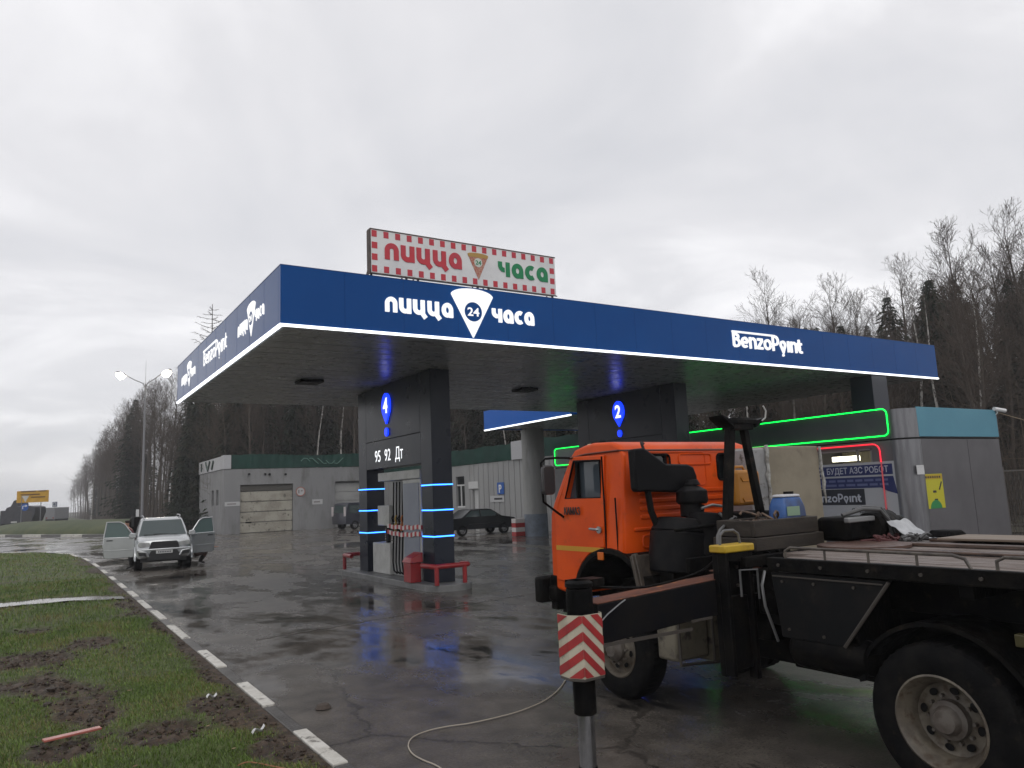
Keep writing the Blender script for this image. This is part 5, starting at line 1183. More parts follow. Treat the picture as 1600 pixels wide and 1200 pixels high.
# ---- outrigger: bracket, beam, leg, warning sleeve, ram, foot
b = B(); b.box(5.13, 5.17, 4.70, 4.80, .56, 1.6); b.box(5.42, 5.47, 4.70, 4.80, .50, 1.6); b.box(5.13, 5.47, 4.80, 4.86, .55, 1.6); b.box(5.17, 5.42, 4.70, 4.80, 1.52, 1.6); b.box(5.17, 5.42, 4.74, 4.80, .6, 1.22); part('outrigger_bracket', b, FRAMEM, tk, .008)
part('bracket_cap', B().box(5.11, 5.49, 4.68, 4.87, 1.60, 1.665), mat('cap_yellow', (.50, .33, .015), .45, c2=(.42, .26, .012), ns=5, c3=(.1, .07, .03), ns3=14, lo3=.62, hi3=.7), tk, .012)
part('handle', B().tube([(5.16, 4.78, 1.665), (5.17, 4.78, 1.75), (5.22, 4.78, 1.785), (5.34, 4.78, 1.785), (5.40, 4.78, 1.75), (5.42, 4.78, 1.66)], .013, 8), MATS['hoop_grey'], tk)
part('handle', B().tube([(5.16, 4.58, 1.24), (5.16, 4.58, 1.46), (5.38, 4.58, 1.45), (5.38, 4.58, 1.2)], .010, 8), MATS['hoop_grey'], tk)
b = B(); b.prism([(3.80, .99), (3.80, 1.30), (5.42, 1.375), (5.42, 1.10), (5.05, 1.05), (4.8, 1.05)], (0, 4.84, 0), X3, Z3, Y3, .24); bm_ = part('outrigger_beam', b, mat('beam_black', (.007, .007, .009), .42, spec=.1, c2=(.011, .010, .010), ns=4, c3=(.028, .02, .015), ns3=10, lo3=.64, hi3=.74), tk, .01)
b = B(); b.add([(3.80, 4.838, 1.303), (5.42, 4.838, 1.378), (5.42, 5.082, 1.378), (3.80, 5.082, 1.303), (3.80, 4.838, 1.308), (5.42, 4.838, 1.383), (5.42, 5.082, 1.383), (3.80, 5.082, 1.308)], [(0, 3, 2, 1), (4, 5, 6, 7), (0, 1, 5, 4), (1, 2, 6, 5), (2, 3, 7, 6), (3, 0, 4, 7)]); part('beam_top', b, RUST, bm_)
b = B(); b.box(3.8, 4.8, 4.825, 4.842, .975, 1.0); b.add([(4.8, 4.825, 1.04), (5.05, 4.825, 1.045), (5.05, 4.842, 1.045), (4.8, 4.842, 1.04), (4.8, 4.825, 1.06), (5.05, 4.825, 1.065), (5.05, 4.842, 1.065), (4.8, 4.842, 1.06)], [(0, 3, 2, 1), (4, 5, 6, 7), (0, 1, 5, 4), (1, 2, 6, 5), (2, 3, 7, 6), (3, 0, 4, 7)]); part('beam_lip', b, mat('lip_worn', (.07, .06, .052), .5), bm_)
LX, LY = 3.665, 4.89
part('leg_tube', B().cyl((LX, LY, .78), (LX, LY, 1.44), .105, n=20), FRAMEM, tk, .01)
b = B(); b.lathe([(.09, 0), (.11, .01), (.11, .04), (.08, .06)], (LX, LY, 1.44), Z3, 18); b.box(LX-.06, LX+.22, LY-.05, LY+.1, 1.44, 1.50); part('leg_cap', b, FRAMEM, tk)
# faceted warning sleeve with chevrons
R6 = [(3.525, 5.0), (3.515, 4.86), (3.585, 4.765), (3.785, 4.775), (3.81, 4.83), (3.81, 5.0)]
b = B(); z0, z1 = .785, 1.25
b.v = [Vector((x, y, z)) for z in (z0, z1) for x, y in R6]; n = len(R6)
b.f = [(i, i+1, n+i+1, n+i) for i in range(n-1)]; b.mi = [0]*(n-1)
o_ = len(b.v); b.v += [Vector((3.65+(x-3.65)*.97, 4.85+(y-4.85)*.97, z)) for z in (z0, z1) for x, y in R6]; b.f += [(o_+i, o_+n+i, o_+n+i+1, o_+i+1) for i in range(n-1)]; b.mi += [0]*(n-1)
for i in range(n-1): b.f += [(i, o_+i, o_+i+1, i+1), (n+i, n+i+1, o_+n+i+1, o_+n+i)]; b.mi += [0, 0]
sv = part('warning_sleeve', b, mat('sleeve_cream', (.52, .47, .37), .5, c2=(.44, .39, .30), ns=5, c3=(.12, .10, .08), ns3=10, lo3=.6, hi3=.7), tk, smooth=0, fixn=False)
b = B(); REDC = mat('chevron_red', (.38, .03, .03), .5, c2=(.30, .025, .028), ns=6)
def cheq(i, rise, off):
    (xa, ya), (xb, yb) = R6[i], R6[i+1]; a, c = Vector((xa, ya, 0)), Vector((xb, yb, 0)); d = c-a; nn = Vector((d.y, -d.x, 0)).normalized()
    H_ = z1-z0; P_ = .13; st = .068
    for k in range(-4, 6):
        s0 = off+k*P_
        pts = [(0, s0), (1, s0+rise), (1, s0+rise+st), (0, s0+st)]
        # clip to the sleeve height
        def clip(poly, zc, keep):
            out = []
            for (p, q) in zip(poly, poly[1:]+poly[:1]):
                ip, iq = (p[1]-zc)*keep >= 0, (q[1]-zc)*keep >= 0
                if ip: out.append(p)
                if ip != iq: t = (zc-p[1])/(q[1]-p[1]); out.append((p[0]+(q[0]-p[0])*t, zc))
            return out
        pts = clip(pts, 0.004, 1)
        pts = clip(pts, H_-.004, -1) if len(pts) > 2 else []
        if len(pts) > 2:
            vs = [a+d*u+Z3*(z0+v)+nn*.002 for u, v in pts]; m = len(vs); b.add(vs+[v+nn*.002 for v in vs], [tuple(range(m))[::-1], tuple(range(m, 2*m))]+[(j, (j+1) % m, m+(j+1) % m, m+j) for j in range(m)])
cheq(0, .07, .0); cheq(1, .08, .07); cheq(2, -.19, .15); cheq(3, -.05, -.04); cheq(4, -.1, -.09)
part('chevron', b, REDC, sv, smooth=0)
b = B(); b.prism([(x, y) for x, y in R6], (0, 0, z0-.022), X3, Y3, Z3, .02); part('sleeve_rim', b, MATS['lip_worn'], sv, .004)
part('ram_cylinder', B().cyl((LX, LY, .50), (LX, LY, .77), .088, n=20), FRAMEM, tk, .008)
part('ram_rod', B().cyl((LX, LY, .08), (LX, LY, .5), .066, n=24), mat('ram_steel', (.35, .35, .36), .25, .9, c2=(.26, .26, .27), ns=8), tk)
part('foot_pad', B().lathe([(.19, 0), (.19, .03), (.08, .07), (.07, .12)], (LX, LY, .002), Z3, 24), FRAMEM, tk)
part('beam_cable', B().tube([(3.80, 4.80, 1.18), (3.88, 4.82, 1.22), (4.02, 4.83, 1.285), (4.08, 4.83, 1.31)], .006, 5), MATS['worn_metal'], bm_)
# loose hydraulic hoses under the deck
for k, (x, y) in enumerate(((5.40, 4.50), (5.48, 4.42))): part('hydraulic_hose', B().tube([(x+.1, y+.1, 1.42), (x-.02, y+.04, 1.32), (x-.05, y, 1.15), (x, y-.02, .98), (x+.04, y-.03, .85)], .013, 6), [MATS['worn_metal'], FRAMEM][k], tk)
def smooth_path(P, k=4):
    out = []
    for i in range(len(P)-1):
        p0, p1, p2, p3 = P[max(0, i-1)], P[i], P[i+1], P[min(len(P)-1, i+2)]
        for j in range(k):
            t = j/k; out.append(.5*((2*p1)+(p2-p0)*t+(2*p0-5*p1+4*p2-p3)*t*t+(3*p1-p0-3*p2+p3)*t**3))
    return out+[P[-1]]
# ---- greasy clutter: pipes, bolts, hose runs, boxes and an added light blocker
R_ = random.Random(33)
b = B()
for k in range(9):
    x0 = 5.5+R_.uniform(0, 1.2); y0 = R_.uniform(4.95, 5.5); z0_ = R_.uniform(1.2, 1.5)
    b.tube(smooth_path([Vector((x0, y0, z0_)), Vector((x0+R_.uniform(-.2, .3), y0-.12, z0_+R_.uniform(-.1, .25))), Vector((x0+R_.uniform(.1, .5), y0-.05, z0_-R_.uniform(0, .2))), Vector((x0+R_.uniform(.2, .6), y0+.1, z0_-R_.uniform(.1, .35)))]), R_.uniform(.012, .022), 6)
part('hose_run', b, FRAMEM, tk)
b = B()
for y, x in ((5.75, 5.5), (5.4, 5.95)): b.box(x, x+.42, y, y+.2, 1.02, 1.34)
b.cyl((5.45, 5.25, 1.2), (5.45, 5.55, 1.2), .10, n=16); b.box(6.0, 6.9, 5.0, 5.2, .7, 1.3); b.box(5.5, 7.3, 4.5, 4.7, 1.05, 1.44); b.box(5.6, 7.2, 3.7, 4.45, .62, 1.2); b.box(6.4, 7.4, 3.65, 5.7, .42, 1.1)  # last, large box is added to block light under the truck
part('equipment_and_light_block', b, FRAMEM, tk, .015)
b = B()
for z in (.66, .84, 1.02, 1.3, 1.46):
    for x in (5.20, 5.36): b.cyl((x, 4.802, z), (x, 4.78, z), .016, n=6)
for k in range(12): b.cyl((XD0+.001, 4.25-k*.4, 1.515), (XD0-.014, 4.25-k*.4, 1.515), .014, n=6)
for y, z in ((4.25, 1.38), (3.95, 1.38), (3.6, 1.38), (4.22, 1.0), (3.9, .98)): b.cyl((XD0+.031, y, z), (XD0+.018, y, z), .013, n=6)
part('bolt', b, mat('bolt_worn', (.06, .052, .045), .5, .3), tk)
b = B(); b.tube(smooth_path([Vector((3.72, 4.86, 1.45)), Vector((3.9, 4.9, 1.42)), Vector((4.4, 4.93, 1.37)), Vector((5.0, 4.95, 1.42)), Vector((5.3, 5.0, 1.5))]), .012, 6); part('leg_hose', b, FRAMEM, tk)
# ---- boom rest
b = B()
def leg(p, q, w_): 
    p, q = Vector(p), Vector(q); d = (q-p).normalized(); u = X3.cross(d).normalized(); v = d.cross(u); M_ = Matrix((v, u, d)).transposed(); b.obox((p+q)/2, w_, w_*.9, (p-q).length, M_)
b = B(); leg((5.82, 5.3, 1.60), (6.01, 5.3, 2.80), .085); part('rest_leg', b, FRAMEM, tk, .008)
b = B(); leg((6.40, 5.3, 1.60), (6.20, 5.3, 2.80), .075); part('rest_leg', b, FRAMEM, tk, .008)
b = B(); b.box(5.97, 6.27, 5.22, 5.38, 2.74, 2.86); b.box(5.93, 6.31, 5.2, 5.4, 2.80, 2.845)
b.add([(5.95, 5.2, 2.83), (5.95, 5.4, 2.83), (5.80, 5.4, 2.885), (5.80, 5.2, 2.885), (5.95, 5.2, 2.76), (5.95, 5.4, 2.76), (5.82, 5.4, 2.85), (5.82, 5.2, 2.85)], [(0, 1, 2, 3), (4, 7, 6, 5), (0, 4, 5, 1), (1, 5, 6, 2), (2, 6, 7, 3), (3, 7, 4, 0)])
b.add([(6.29, 5.2, 2.83), (6.29, 5.4, 2.83), (6.44, 5.4, 2.87), (6.44, 5.2, 2.87), (6.29, 5.2, 2.76), (6.29, 5.4, 2.76), (6.42, 5.4, 2.83), (6.42, 5.2, 2.83)], [(0, 1, 2, 3), (4, 7, 6, 5), (0, 4, 5, 1), (1, 5, 6, 2), (2, 6, 7, 3), (3, 7, 4, 0)])
part('rest_saddle', b, FRAMEM, tk, .008)
part('cable_end', B().tube([(6.38, 5.2, 2.83), (6.40, 5.17, 2.86), (6.405, 5.16, 2.93), (6.37, 5.16, 2.98)], .009, 6), mat('cable_white', (.5, .5, .48), .5), tk)
b = B(); b.box(6.2, 6.7, 5.45, 5.75, 1.56, 1.9); part('winch_base', b, FRAMEM, tk, .01)
# tray on the deck front
TRAY = mat('tray_brown', (.028, .023, .019), .6, spec=.25, c2=(.042, .034, .027), ns=3, stretch=(1, 1, 4), c3=(.03, .022, .018), ns3=9, lo3=.55, hi3=.68, bump=.2, bs=25)
b = B(); b.box(5.63, 6.56, 4.78, 4.82, 1.70, 1.85); b.box(5.63, 5.67, 4.82, 5.24, 1.70, 1.85); b.box(6.52, 6.56, 4.82, 5.24, 1.70, 1.85); b.box(5.67, 6.52, 5.20, 5.24, 1.70, 1.85); b.box(5.67, 6.52, 4.82, 5.20, 1.70, 1.74); b.box(5.60, 6.59, 4.75, 5.27, 1.575, 1.695); part('tool_tray', b, TRAY, tk, .008)

# ================================================================== loose things on the truck
def pile(cx, cy, cz, sx, sy, sz, n, r, seed):
    R = random.Random(seed); b = B()
    for _ in range(n):
        a = R.uniform(0, 6.28); p = Vector((cx+R.uniform(-1, 1)*sx, cy+R.uniform(-1, 1)*sy, cz+R.uniform(0, .6)*sz)); pts = [p]
        for i in range(7):
            a += R.uniform(-.9, .9); p = p+Vector((cos(a), sin(a), 0))*sx*.22
            p.x = min(max(p.x, cx-sx), cx+sx); p.y = min(max(p.y, cy-sy), cy+sy); p.z = max(cz+r, min(cz+sz, p.z+R.uniform(-.25, .25)*sz)); pts.append(p.copy())
        b.tube(pts, r, 6)
    return b
solo('chain_heap', 'tangled heap of rusty chain and cable in the brown tray', 'chain', pile(6.1, 5.02, 1.74, .30, .15, .18, 16, .013, 4), mat('chain_rust', (.07, .05, .04), .5, .4, c2=(.14, .09, .06), ns=20), (6.0, 5.1, 1.7))
b = B(); b.prism(rrect(-.195, .185, -.19, .19, .05), (6.55, 5.58, 2.15), X3, Z3, Y3, .15)
jc = thing('jerrycan', 'orange plastic jerrycan wedged between the legs of the boom rest', 'jerrycan', (6.46, 5.7, 1.93)); JO = mat('jerrycan_orange', (.42, .17, .014), .45, c2=(.34, .13, .012), ns=3)
part('body', b, JO, jc, .03); part('cap', B().cyl((6.65, 5.66, 2.345), (6.65, 5.66, 2.39), .035, n=14), mat('cap_pale', (.4, .35, .25), .5), jc)
part('handle', B().tube([(6.41, 5.66, 2.33), (6.43, 5.66, 2.375), (6.55, 5.66, 2.375), (6.58, 5.66, 2.33)], .016, 8), JO, jc)
b = B()
for z, w_ in ((2.24, .13), (2.02, .12)): b.tube([(6.55-w_, 5.577, z+.02), (6.55-w_*.8, 5.577, z-.02), (6.55+w_*.8, 5.577, z-.02), (6.55+w_, 5.577, z+.02)], .009, 6)
part('rib', b, JO, jc)
CANV = mat('weathered_panel', (.26, .225, .165), .75, c2=(.21, .18, .13), ns=2, c3=(.14, .11, .08), ns3=5, lo3=.6, hi3=.75, bump=.2, bs=12)
cb = thing('site_cabinet', 'tall beige weathered cabinet with peeling white edges standing behind the boom rest', 'cabinet', (7.6, 6.1, 1.45))
part('body', B().box(7.16, 8.12, 5.82, 6.3, 1.30, 2.61), CANV, cb, .015)
part('side_panel', B().prism([(6.96, 5.9), (7.155, 5.815), (7.155, 6.3), (6.98, 6.3)], (0, 0, 1.5), X3, Y3, Z3, 1.09), mat('old_white', (.30, .30, .30), .7, c2=(.22, .22, .22), ns=4, c3=(.1, .09, .08), ns3=9, lo3=.57, hi3=.66), cb, .02)
b = B(); R_ = random.Random(8)
b.tube([(7.15+R_.uniform(-.012, .012), 5.80, 2.62-i*.085) for i in range(9)], [.022+R_.uniform(-.008, .012) for i in range(9)], 6); b.tube([(8.12+R_.uniform(-.01, .01)+.004*i, 5.80, 2.60-i*.085) for i in range(9)], [.015+R_.uniform(-.006, .01) for i in range(9)], 6); part('edge_strip', b, mat('peeling_white', (.42, .42, .40), .7, c2=(.2, .19, .17), ns=12), cb)
# canister
cn = thing('canister', 'squat blue and white plastic canister standing on the brown tray', 'canister', (6.5, 5.1, 1.86)); cx_, cy_ = 6.46, 5.05
def oct_(k, z): return [Vector((cx_+x*k, cy_+y*k, z)) for x, y in ((-.17, -.11), (.15, -.11), (.18, -.07), (.18, .07), (.15, .1), (-.17, .1), (-.2, .07), (-.2, -.07))]
b = B(); b.loft([oct_(1.05, 1.745), oct_(.95, 1.94), oct_(.9, 1.97), oct_(.74, 2.04)]); part('body', b, mat('canister_blue', (.03, .10, .30), .4, c2=(.02, .04, .11), ns=3), cn, .015)
b = B(); b.loft([oct_(.76, 2.042), oct_(.72, 2.065), oct_(.5, 2.07)]); part('top', b, mat('canister_white', (.5, .5, .52), .4), cn, .01)
part('cap', B().cyl((cx_+.04, cy_, 2.07), (cx_+.04, cy_, 2.095), .05, n=16), BLACKM, cn)
b = B(); b.box(cx_-.15, cx_+.04, cy_-.117, cy_-.112, 1.86, 1.95); part('label_panel', b, mat('label_green', (.22, .32, .22), .5), cn)
# engine/pump lumps
gp = thing('hydraulic_pump', 'black greasy hydraulic pump block with curved hoses on the deck', 'machine', (6.95, 4.65, 1.56))
b = B(); b.box(6.62, 7.05, 4.5, 4.85, 1.60, 1.83); part('housing', b, FRAMEM, gp, .04)
b = B(); b.lathe([(.06, -.02), (.13, 0), (.15, .05), (.15, .36), (.12, .42), (.03, .43)], (6.98, 4.52, 1.725), Vector((1, .1, 0)), 24); b.lathe([(.05, 0), (.10, .01), (.115, .06), (.115, .2), (.05, .25)], (7.42, 4.62, 1.69), Vector((1, -.1, 0)), 20); part('motor', b, FRAMEM, gp)
b = B(); b.tube([(6.62, 4.55, 1.85), (6.8, 4.45, 1.90), (7.0, 4.40, 1.885), (7.10, 4.38, 1.78), (7.12, 4.38, 1.62)], .02, 8); b.tube([(6.7, 4.6, 1.84), (6.9, 4.5, 1.915), (7.1, 4.45, 1.90), (7.19, 4.42, 1.77), (7.2, 4.4, 1.62)], .018, 8); part('hose', b, mat('hose_grey', (.06, .06, .06), .4), gp)
b = B(); b.box(6.56, 6.98, 4.44, 4.5, 1.78, 1.83); part('worn_edge', b, MATS['worn_metal'], gp, .01)
solo('rope_coil', 'dark red tangle of wet rope on the deck below the pump block', 'rope', pile(7.0, 4.36, 1.575, .26, .10, .09, 12, .014, 9), mat('rope_red', (.09, .025, .025), .7), (7.0, 4.36, 1.57))
solo('hose_bundle', 'grey bundle of loose hoses lying beside the crumpled sheet', 'hose', pile(7.12, 4.2, 1.575, .22, .08, .08, 9, .015, 12), MATS['hose_grey'], (7.3, 4.3, 1.57))
def sheet(u, v):
    x = 7.0+.40*u+.26*v; y = 4.34-.14*v+.03*u; z = 1.588+.19*(1-v)**1.5+.022*noise.noise(Vector((u*4, v*5, 2)))
    return (x+.24*v*0, y, z)
b = B(); b.grid(sheet, 18, 14); b.grid(lambda u, v: tuple(Vector(sheet(u, v))-Z3*.006), 18, 14)
solo('plastic_sheet', 'crumpled white plastic sheet draped by the deck hoses', 'sheet', b, mat('sheet_white', (.45, .46, .47), .4, c2=(.36, .37, .38), ns=5), (7.4, 4.4, 1.6), smooth=180)
b = B(); b.prism([(7.55, 4.30), (8.1, 4.28), (8.16, 4.2), (7.5, 4.2)], (0, 0, 0), X3, Y3, Z3, .01); 
solo('plywood_board', 'pale wet plywood board lying along the far side of the deck', 'board', B().box(7.05, 7.58, .6, 3.9, 1.605, 1.625), mat('plywood', (.22, .17, .125), .5, c2=(.16, .12, .09), ns=3, stretch=(3, .5, 3), rvar=.15), (7.3, 2.2, 1.61), .004)
solo('rubber_mat', 'folded black rubber mat by the far edge of the deck', 'mat', B().prism([(0, 0), (.34, 0), (.33, .03), (.26, .06), (.04, .065)], (7.34, 3.95, 1.605), X3, Z3, Y3, .2), RUBBER, (7.4, 4.2, 1.57), .02)

# ================================================================== small things on the ground
pts = [onZ(x, y, .012) for x, y in ((884, 1062), (872, 1078), (850, 1095), (815, 1110), (780, 1120), (735, 1130), (700, 1135), (668, 1142), (645, 1152), (638, 1165), (645, 1178), (662, 1188), (685, 1198), (720, 1225))]
P2 = [Vector((3.47, 4.86, .80)), Vector((3.5, 5.1, .45)), Vector((3.72, 5.9, .12))]+pts[2:]
solo('cord', 'thin pale cord trailing over the wet asphalt from the striped outrigger leg', 'cord', B().tube(smooth_path(pts), .007, 6), mat('cord_pale', (.36, .32, .26), .6), (3.5, 6.8, 0))
a, c = onZ(67, 1163, .10), onZ(157, 1142, .10); d = (c-a).normalized()
M_ = Matrix((d, Vector((-d.y, d.x, 0)), Z3)).transposed()
b = B(); b.obox((a+c)/2+Z3*.03, (c-a).length, .085, .02, M_)
solo('plank_offcut', 'short pinkish-red wet board lying on the muddy grass', 'board', b, mat('board_pink', (.42, .13, .10), .25, c2=(.34, .10, .08), ns=6, rvar=.15), tuple((a+c)/2), .004)
for k, (px, py, s_, an, lb) in enumerate(((331, 1089, .06, .3, 'crumpled white paper scrap on the verge mud'), (404, 1142, .11, .8, 'thin white paper strip on the dark mud near the kerb'))):
    q = onZ(px, py, .09); b = B(); b.grid(lambda u, v: tuple(Vector((q.x, q.y, q.z+.01))+Matrix.Rotation(an, 3, 'Z') @ Vector(((u-.5)*s_*2, (v-.5)*s_*(.9 if k == 0 else .3), .02*sin(u*7)+.012*cos(v*8)))), 8, 5)
    solo('paper_scrap', lb, 'paper', b, MATS['paper_white'], tuple(q), smooth=180)
q = onZ(505, 1106, .01); solo('stone', 'dark stone lying on the asphalt by a pothole near the kerb', 'stone', B().lathe([(.01, .05), (.06, .04), (.09, .0), (.05, -.01)], q, Z3, 9), mat('stone_brown', (.06, .045, .035), .8), tuple(q))
b = B(); b.tube(smooth_path([onZ(x, y, .10) for x, y in ((372, 1196), (385, 1191), (400, 1192), (420, 1196), (450, 1202))]), .006, 5); solo('wire', 'thin orange wire poking out of the grass at the bottom edge', 'wire', b, mat('wire_orange', (.3, .13, .06), .6), tuple(onZ(400, 1195)))
# ================================================================== CARS
def frame(loc, fwd):                 # car space: x to the car's left-hand seen from the front, y forward, z up
    ang = math.atan2(fwd[1], fwd[0])-pi/2; return ang
SILVER = mat('silver_paint', (.50, .515, .52), .26, .65, c2=(.45, .465, .47), ns=1.5, coat=.4)
TRIMB = mat('black_trim', (.018, .018, .019), .5); CARGLASS = mat('car_glass', (.05, .068, .068), .06, spec=.6)
LENS = mat('lamp_lens', (.42, .43, .42), .12); CHROME = MATS['chrome']; PLATE = mat('plate_white', (.55, .55, .54), .5)
def car_wheel(root, x, y, r, w_, out):
    s = out; b = B(); b.lathe([(r*.62, 0), (r*.9, -.01), (r, .03), (r, w_-.03), (r*.9, w_), (r*.6, w_)], (x, y, r), -X3*s, 36, cap=False); wh = part('wheel', b, RUBBER, root, local=True)
    rm = part('rim', B().lathe([(r*.64, .02), (r*.6, .05), (r*.25, .03), (r*.2, .015), (.001, .015)], (x, y, r), -X3*s, 30, cap=False), mat('alloy', (.32, .32, .33), .35, .6), wh, local=True)
    b = B()
    for k in range(5):
        a = 2*pi*k/5; c = Vector((x-s*.036, y+cos(a)*r*.42, r+sin(a)*r*.42)); b.obox(c, .03, r*.16, r*.16, Matrix.Rotation(a, 3, 'X'))
    part('rim_slot', b, TRIMB, wh, local=True)
def suv():
    p = onZ(255, 891); q = p+Vector((.02, .0, 0)); fw = Vector((-q.x*.55-.2, -q.y, 0)).normalized(); ang = math.atan2(fw.y, fw.x)-pi/2
    r = thing('offroad_car', 'silver off-road estate car with front doors and tailgate open', 'car', (q.x-fw.x*.6, q.y-fw.y*.6, 0), ang)
    W2 = .93; yb, yf = -3.45, .62
    st = []          # body shell below the glass, sections along the length
    for y, hw, zb, zt, cr in ((yf, .70, .52, .86, .1), (yf-.10, .84, .44, 1.06, .12), (yf-.3, .92, .42, 1.12, .12), (-.55, .93, .40, 1.20, .1), (-.62, .93, .36, 1.22, .1), (yb+.1, .93, .42, 1.20, .1), (yb, .90, .5, 1.16, .1)):
        st.append([Vector((x, y, z)) for x, z in ((-hw+.05, zb), (-hw, zb+.1), (-hw, zt-cr*1.6), (-hw+cr*.5, zt-cr*.5), (-hw+cr*2, zt), (0, zt+.03), (hw-cr*2, zt), (hw-cr*.5, zt-cr*.5), (hw, zt-cr*1.6), (hw, zb+.1), (hw-.05, zb))])
    body = part('body', B().loft(st), SILVER, r, .02, 50, local=True)
    cabs = []
    for z, y0, y1, hw in ((1.16, -.48, yb+.05, .86), (1.5, -.86, yb+.12, .79), (1.78, -1.2, yb+.22, .70), (1.84, -1.42, yb+.4, .62)):
        cabs.append([Vector(v) for v in ((-hw, y0-.1, z), (-hw*.6, y0, z), (hw*.6, y0, z), (hw, y0-.1, z), (hw, (y0+y1)/2, z), (hw, y1, z), (-hw, y1, z), (-hw, (y0+y1)/2, z))])
    part('cabin', B().loft(cabs), SILVER, r, .02, 50, local=True)
    def pl(zs): return zs
    b = B(); b.add([(-.80, -.545, 1.20), (.80, -.545, 1.20), (.655, -1.165, 1.745), (-.655, -1.165, 1.745), (-.45, -.455, 1.20), (.45, -.455, 1.20), (.38, -1.085, 1.745), (-.38, -1.085, 1.745)], [(0, 4, 7, 3), (4, 5, 6, 7), (5, 1, 2, 6)]); part('windscreen', b, CARGLASS, r, local=True, fixn=False)
    b = B(); b.tube([(-.5, -.44, 1.21), (-.1, -.47, 1.24), (.3, -.50, 1.26)], .012, 5); b.tube([(-.0, -.44, 1.21), (.3, -.46, 1.23), (.62, -.52, 1.24)], .012, 5); part('wiper', b, TRIMB, r, local=True)
    b = B(); b.prism([(-.50, .78), (-.44, .98), (-.40, 1.02), (.40, 1.02), (.44, .98), (.50, .78), (.42, .74), (-.42, .74)], (0, yf-.03, 0), X3, Z3, Y3, .07); part('grille', b, mat('grille_black', (.012, .012, .013), .4), r, .01, local=True)
    for s in (-1, 1):
        b = B(); b.prism([(s*.46, .82), (s*.47, .99), (s*.80, 1.04), (s*.86, .98), (s*.84, .86), (s*.62, .80)], (0, yf-.16, 0), X3, Z3, Y3, .16); hl = part('headlight', b, LENS, r, .03, local=True)
        part('bulb', B().lathe([(.06, .0), (.07, .01)], (s*.66, yf-.0, .92), Y3, 16), CHROME, hl, local=True)
        b = B(); b.prism([(s*.58, .52), (s*.62, .66), (s*.84, .68), (s*.82, .56)], (0, yf-.07, 0), X3, Z3, Y3, .10); part('fog_lamp', b, TRIMB, r, .01, local=True)
        b = B(); b.tube([(s*.50, yf+.06, .50), (s*.58, yf+.06, .66), (s*.86, yf-.0, .70)], .035, 8); part('bumper_trim', b, SILVER, r, local=True)
        mi = part('mirror', B().loft([[Vector((s*(.98+dx), -.62+dy, 1.22+z)) for dx, z in ((-.1, -.06), (.12, -.07), (.15, .02), (.1, .12), (-.08, .1))] for dy in (0, .1, .14)]), SILVER, r, .02, local=True)
        part('mirror_foot', B().tube([(s*.86, -.66, 1.2), (s*.93, -.64, 1.22)], .035, 6), TRIMB, mi, local=True)
        part('roof_rail', B().tube([(s*.62, -1.35, 1.83), (s*.64, -1.45, 1.91), (s*.64, -2.9, 1.92), (s*.62, -3.05, 1.84)], .022, 8), mat('rail_silver', (.35, .35, .36), .35, .5), r, local=True)
        # wheel arch flare
        for yw in (-.1, -2.75):
            b = B(); b.prism([(yw+.50*cos(radians(a)), .36+.50*sin(radians(a))) for a in range(0, 181, 15)]+[(yw+.42*cos(radians(a)), .36+.42*sin(radians(a))) for a in range(180, -1, -15)], (s*.90, 0, 0), Y3, Z3, X3*s, .06); part('wheel_arch', b, SILVER if yw > -1 else SILVER, r, .01, local=True)
            car_wheel(r, s*.93, yw, .37, .25, s)
    b = B(); b.prism([(-.55, .40), (-.50, .58), (-.42, .70), (.42, .70), (.50, .58), (.55, .40), (.5, .36), (-.5, .36)], (0, yf-.05, 0), X3, Z3, Y3, .085); part('lower_grille', b, TRIMB, r, .01, local=True)
    b = B(); b.prism([(-.90, .70), (.90, .70), (.86, .785), (-.86, .785)], (0, yf-.10, 0), X3, Z3, Y3, .15); part('bumper', b, SILVER, r, .03, local=True)
    pt = part('number_plate', B().box(-.27, .27, yf+.055, yf+.065, .60, .71), PLATE, r, local=True)
    b = B()
    for i in range(8): b.box(-.22+i*.055, -.22+i*.055+.035, yf+.065, yf+.067, .63, .68)
    part('plate_print', b, mat('plate_ink', (.06, .06, .07), .6), pt, local=True)
    b = B(); b.box(-.75, .75, -3.0, .4, .30, .45); b.cyl((-.8, -.1, .37), (.8, -.1, .37), .06, n=8); b.tube([(-.3, .45, .33), (.45, .45, .37)], .025, 6); part('underbody', b, TRIMB, r, local=True)
    # open front doors
    for s in (-1, 1):
        hx, hy = s*.92, -.62; a = radians(84 if s > 0 else 62); ux, uy = s*sin(a), -cos(a)     # direction from hinge to door edge
        U = Vector((ux, uy, 0)); Nn = Vector((-uy, ux, 0))*s; o = Vector((hx, hy, 0)); Ld = 1.02
        b = B(); b.prism([(.02, .46), (.0, .9), (.0, 1.20), (Ld, 1.22), (Ld+.03, .9), (Ld-.02, .5), (Ld-.1, .45)], o, U, Z3, Nn, .09); dr = part('door', b, SILVER, r, .02, local=True)
        b = B(); b.tube([o+U*.03+Z3*1.21+Nn*.045, o+U*.36+Z3*1.66+Nn*.045, o+U*.50+Z3*1.74+Nn*.045, o+U*(Ld-.1)+Z3*1.76+Nn*.045, o+U*(Ld-.01)+Z3*1.21+Nn*.045], .028, 6); part('window_frame', b, SILVER, dr, local=True)
        b = B(); b.prism([(.06, 1.20), (.38, 1.65), (.5, 1.72), (Ld-.12, 1.74), (Ld-.03, 1.20)], o+Nn*.04, U, Z3, Nn, .008); part('window', b, mat('door_glass', (.12, .17, .165), .1, spec=.7), dr, local=True)
        b = B(); b.prism([(.02, .72), (Ld-.02, .72), (Ld-.02, .76), (.02, .76)], o+Nn*(-.004), U, Z3, Nn, .1); part('side_strip', b, SILVER, dr, .005, local=True)
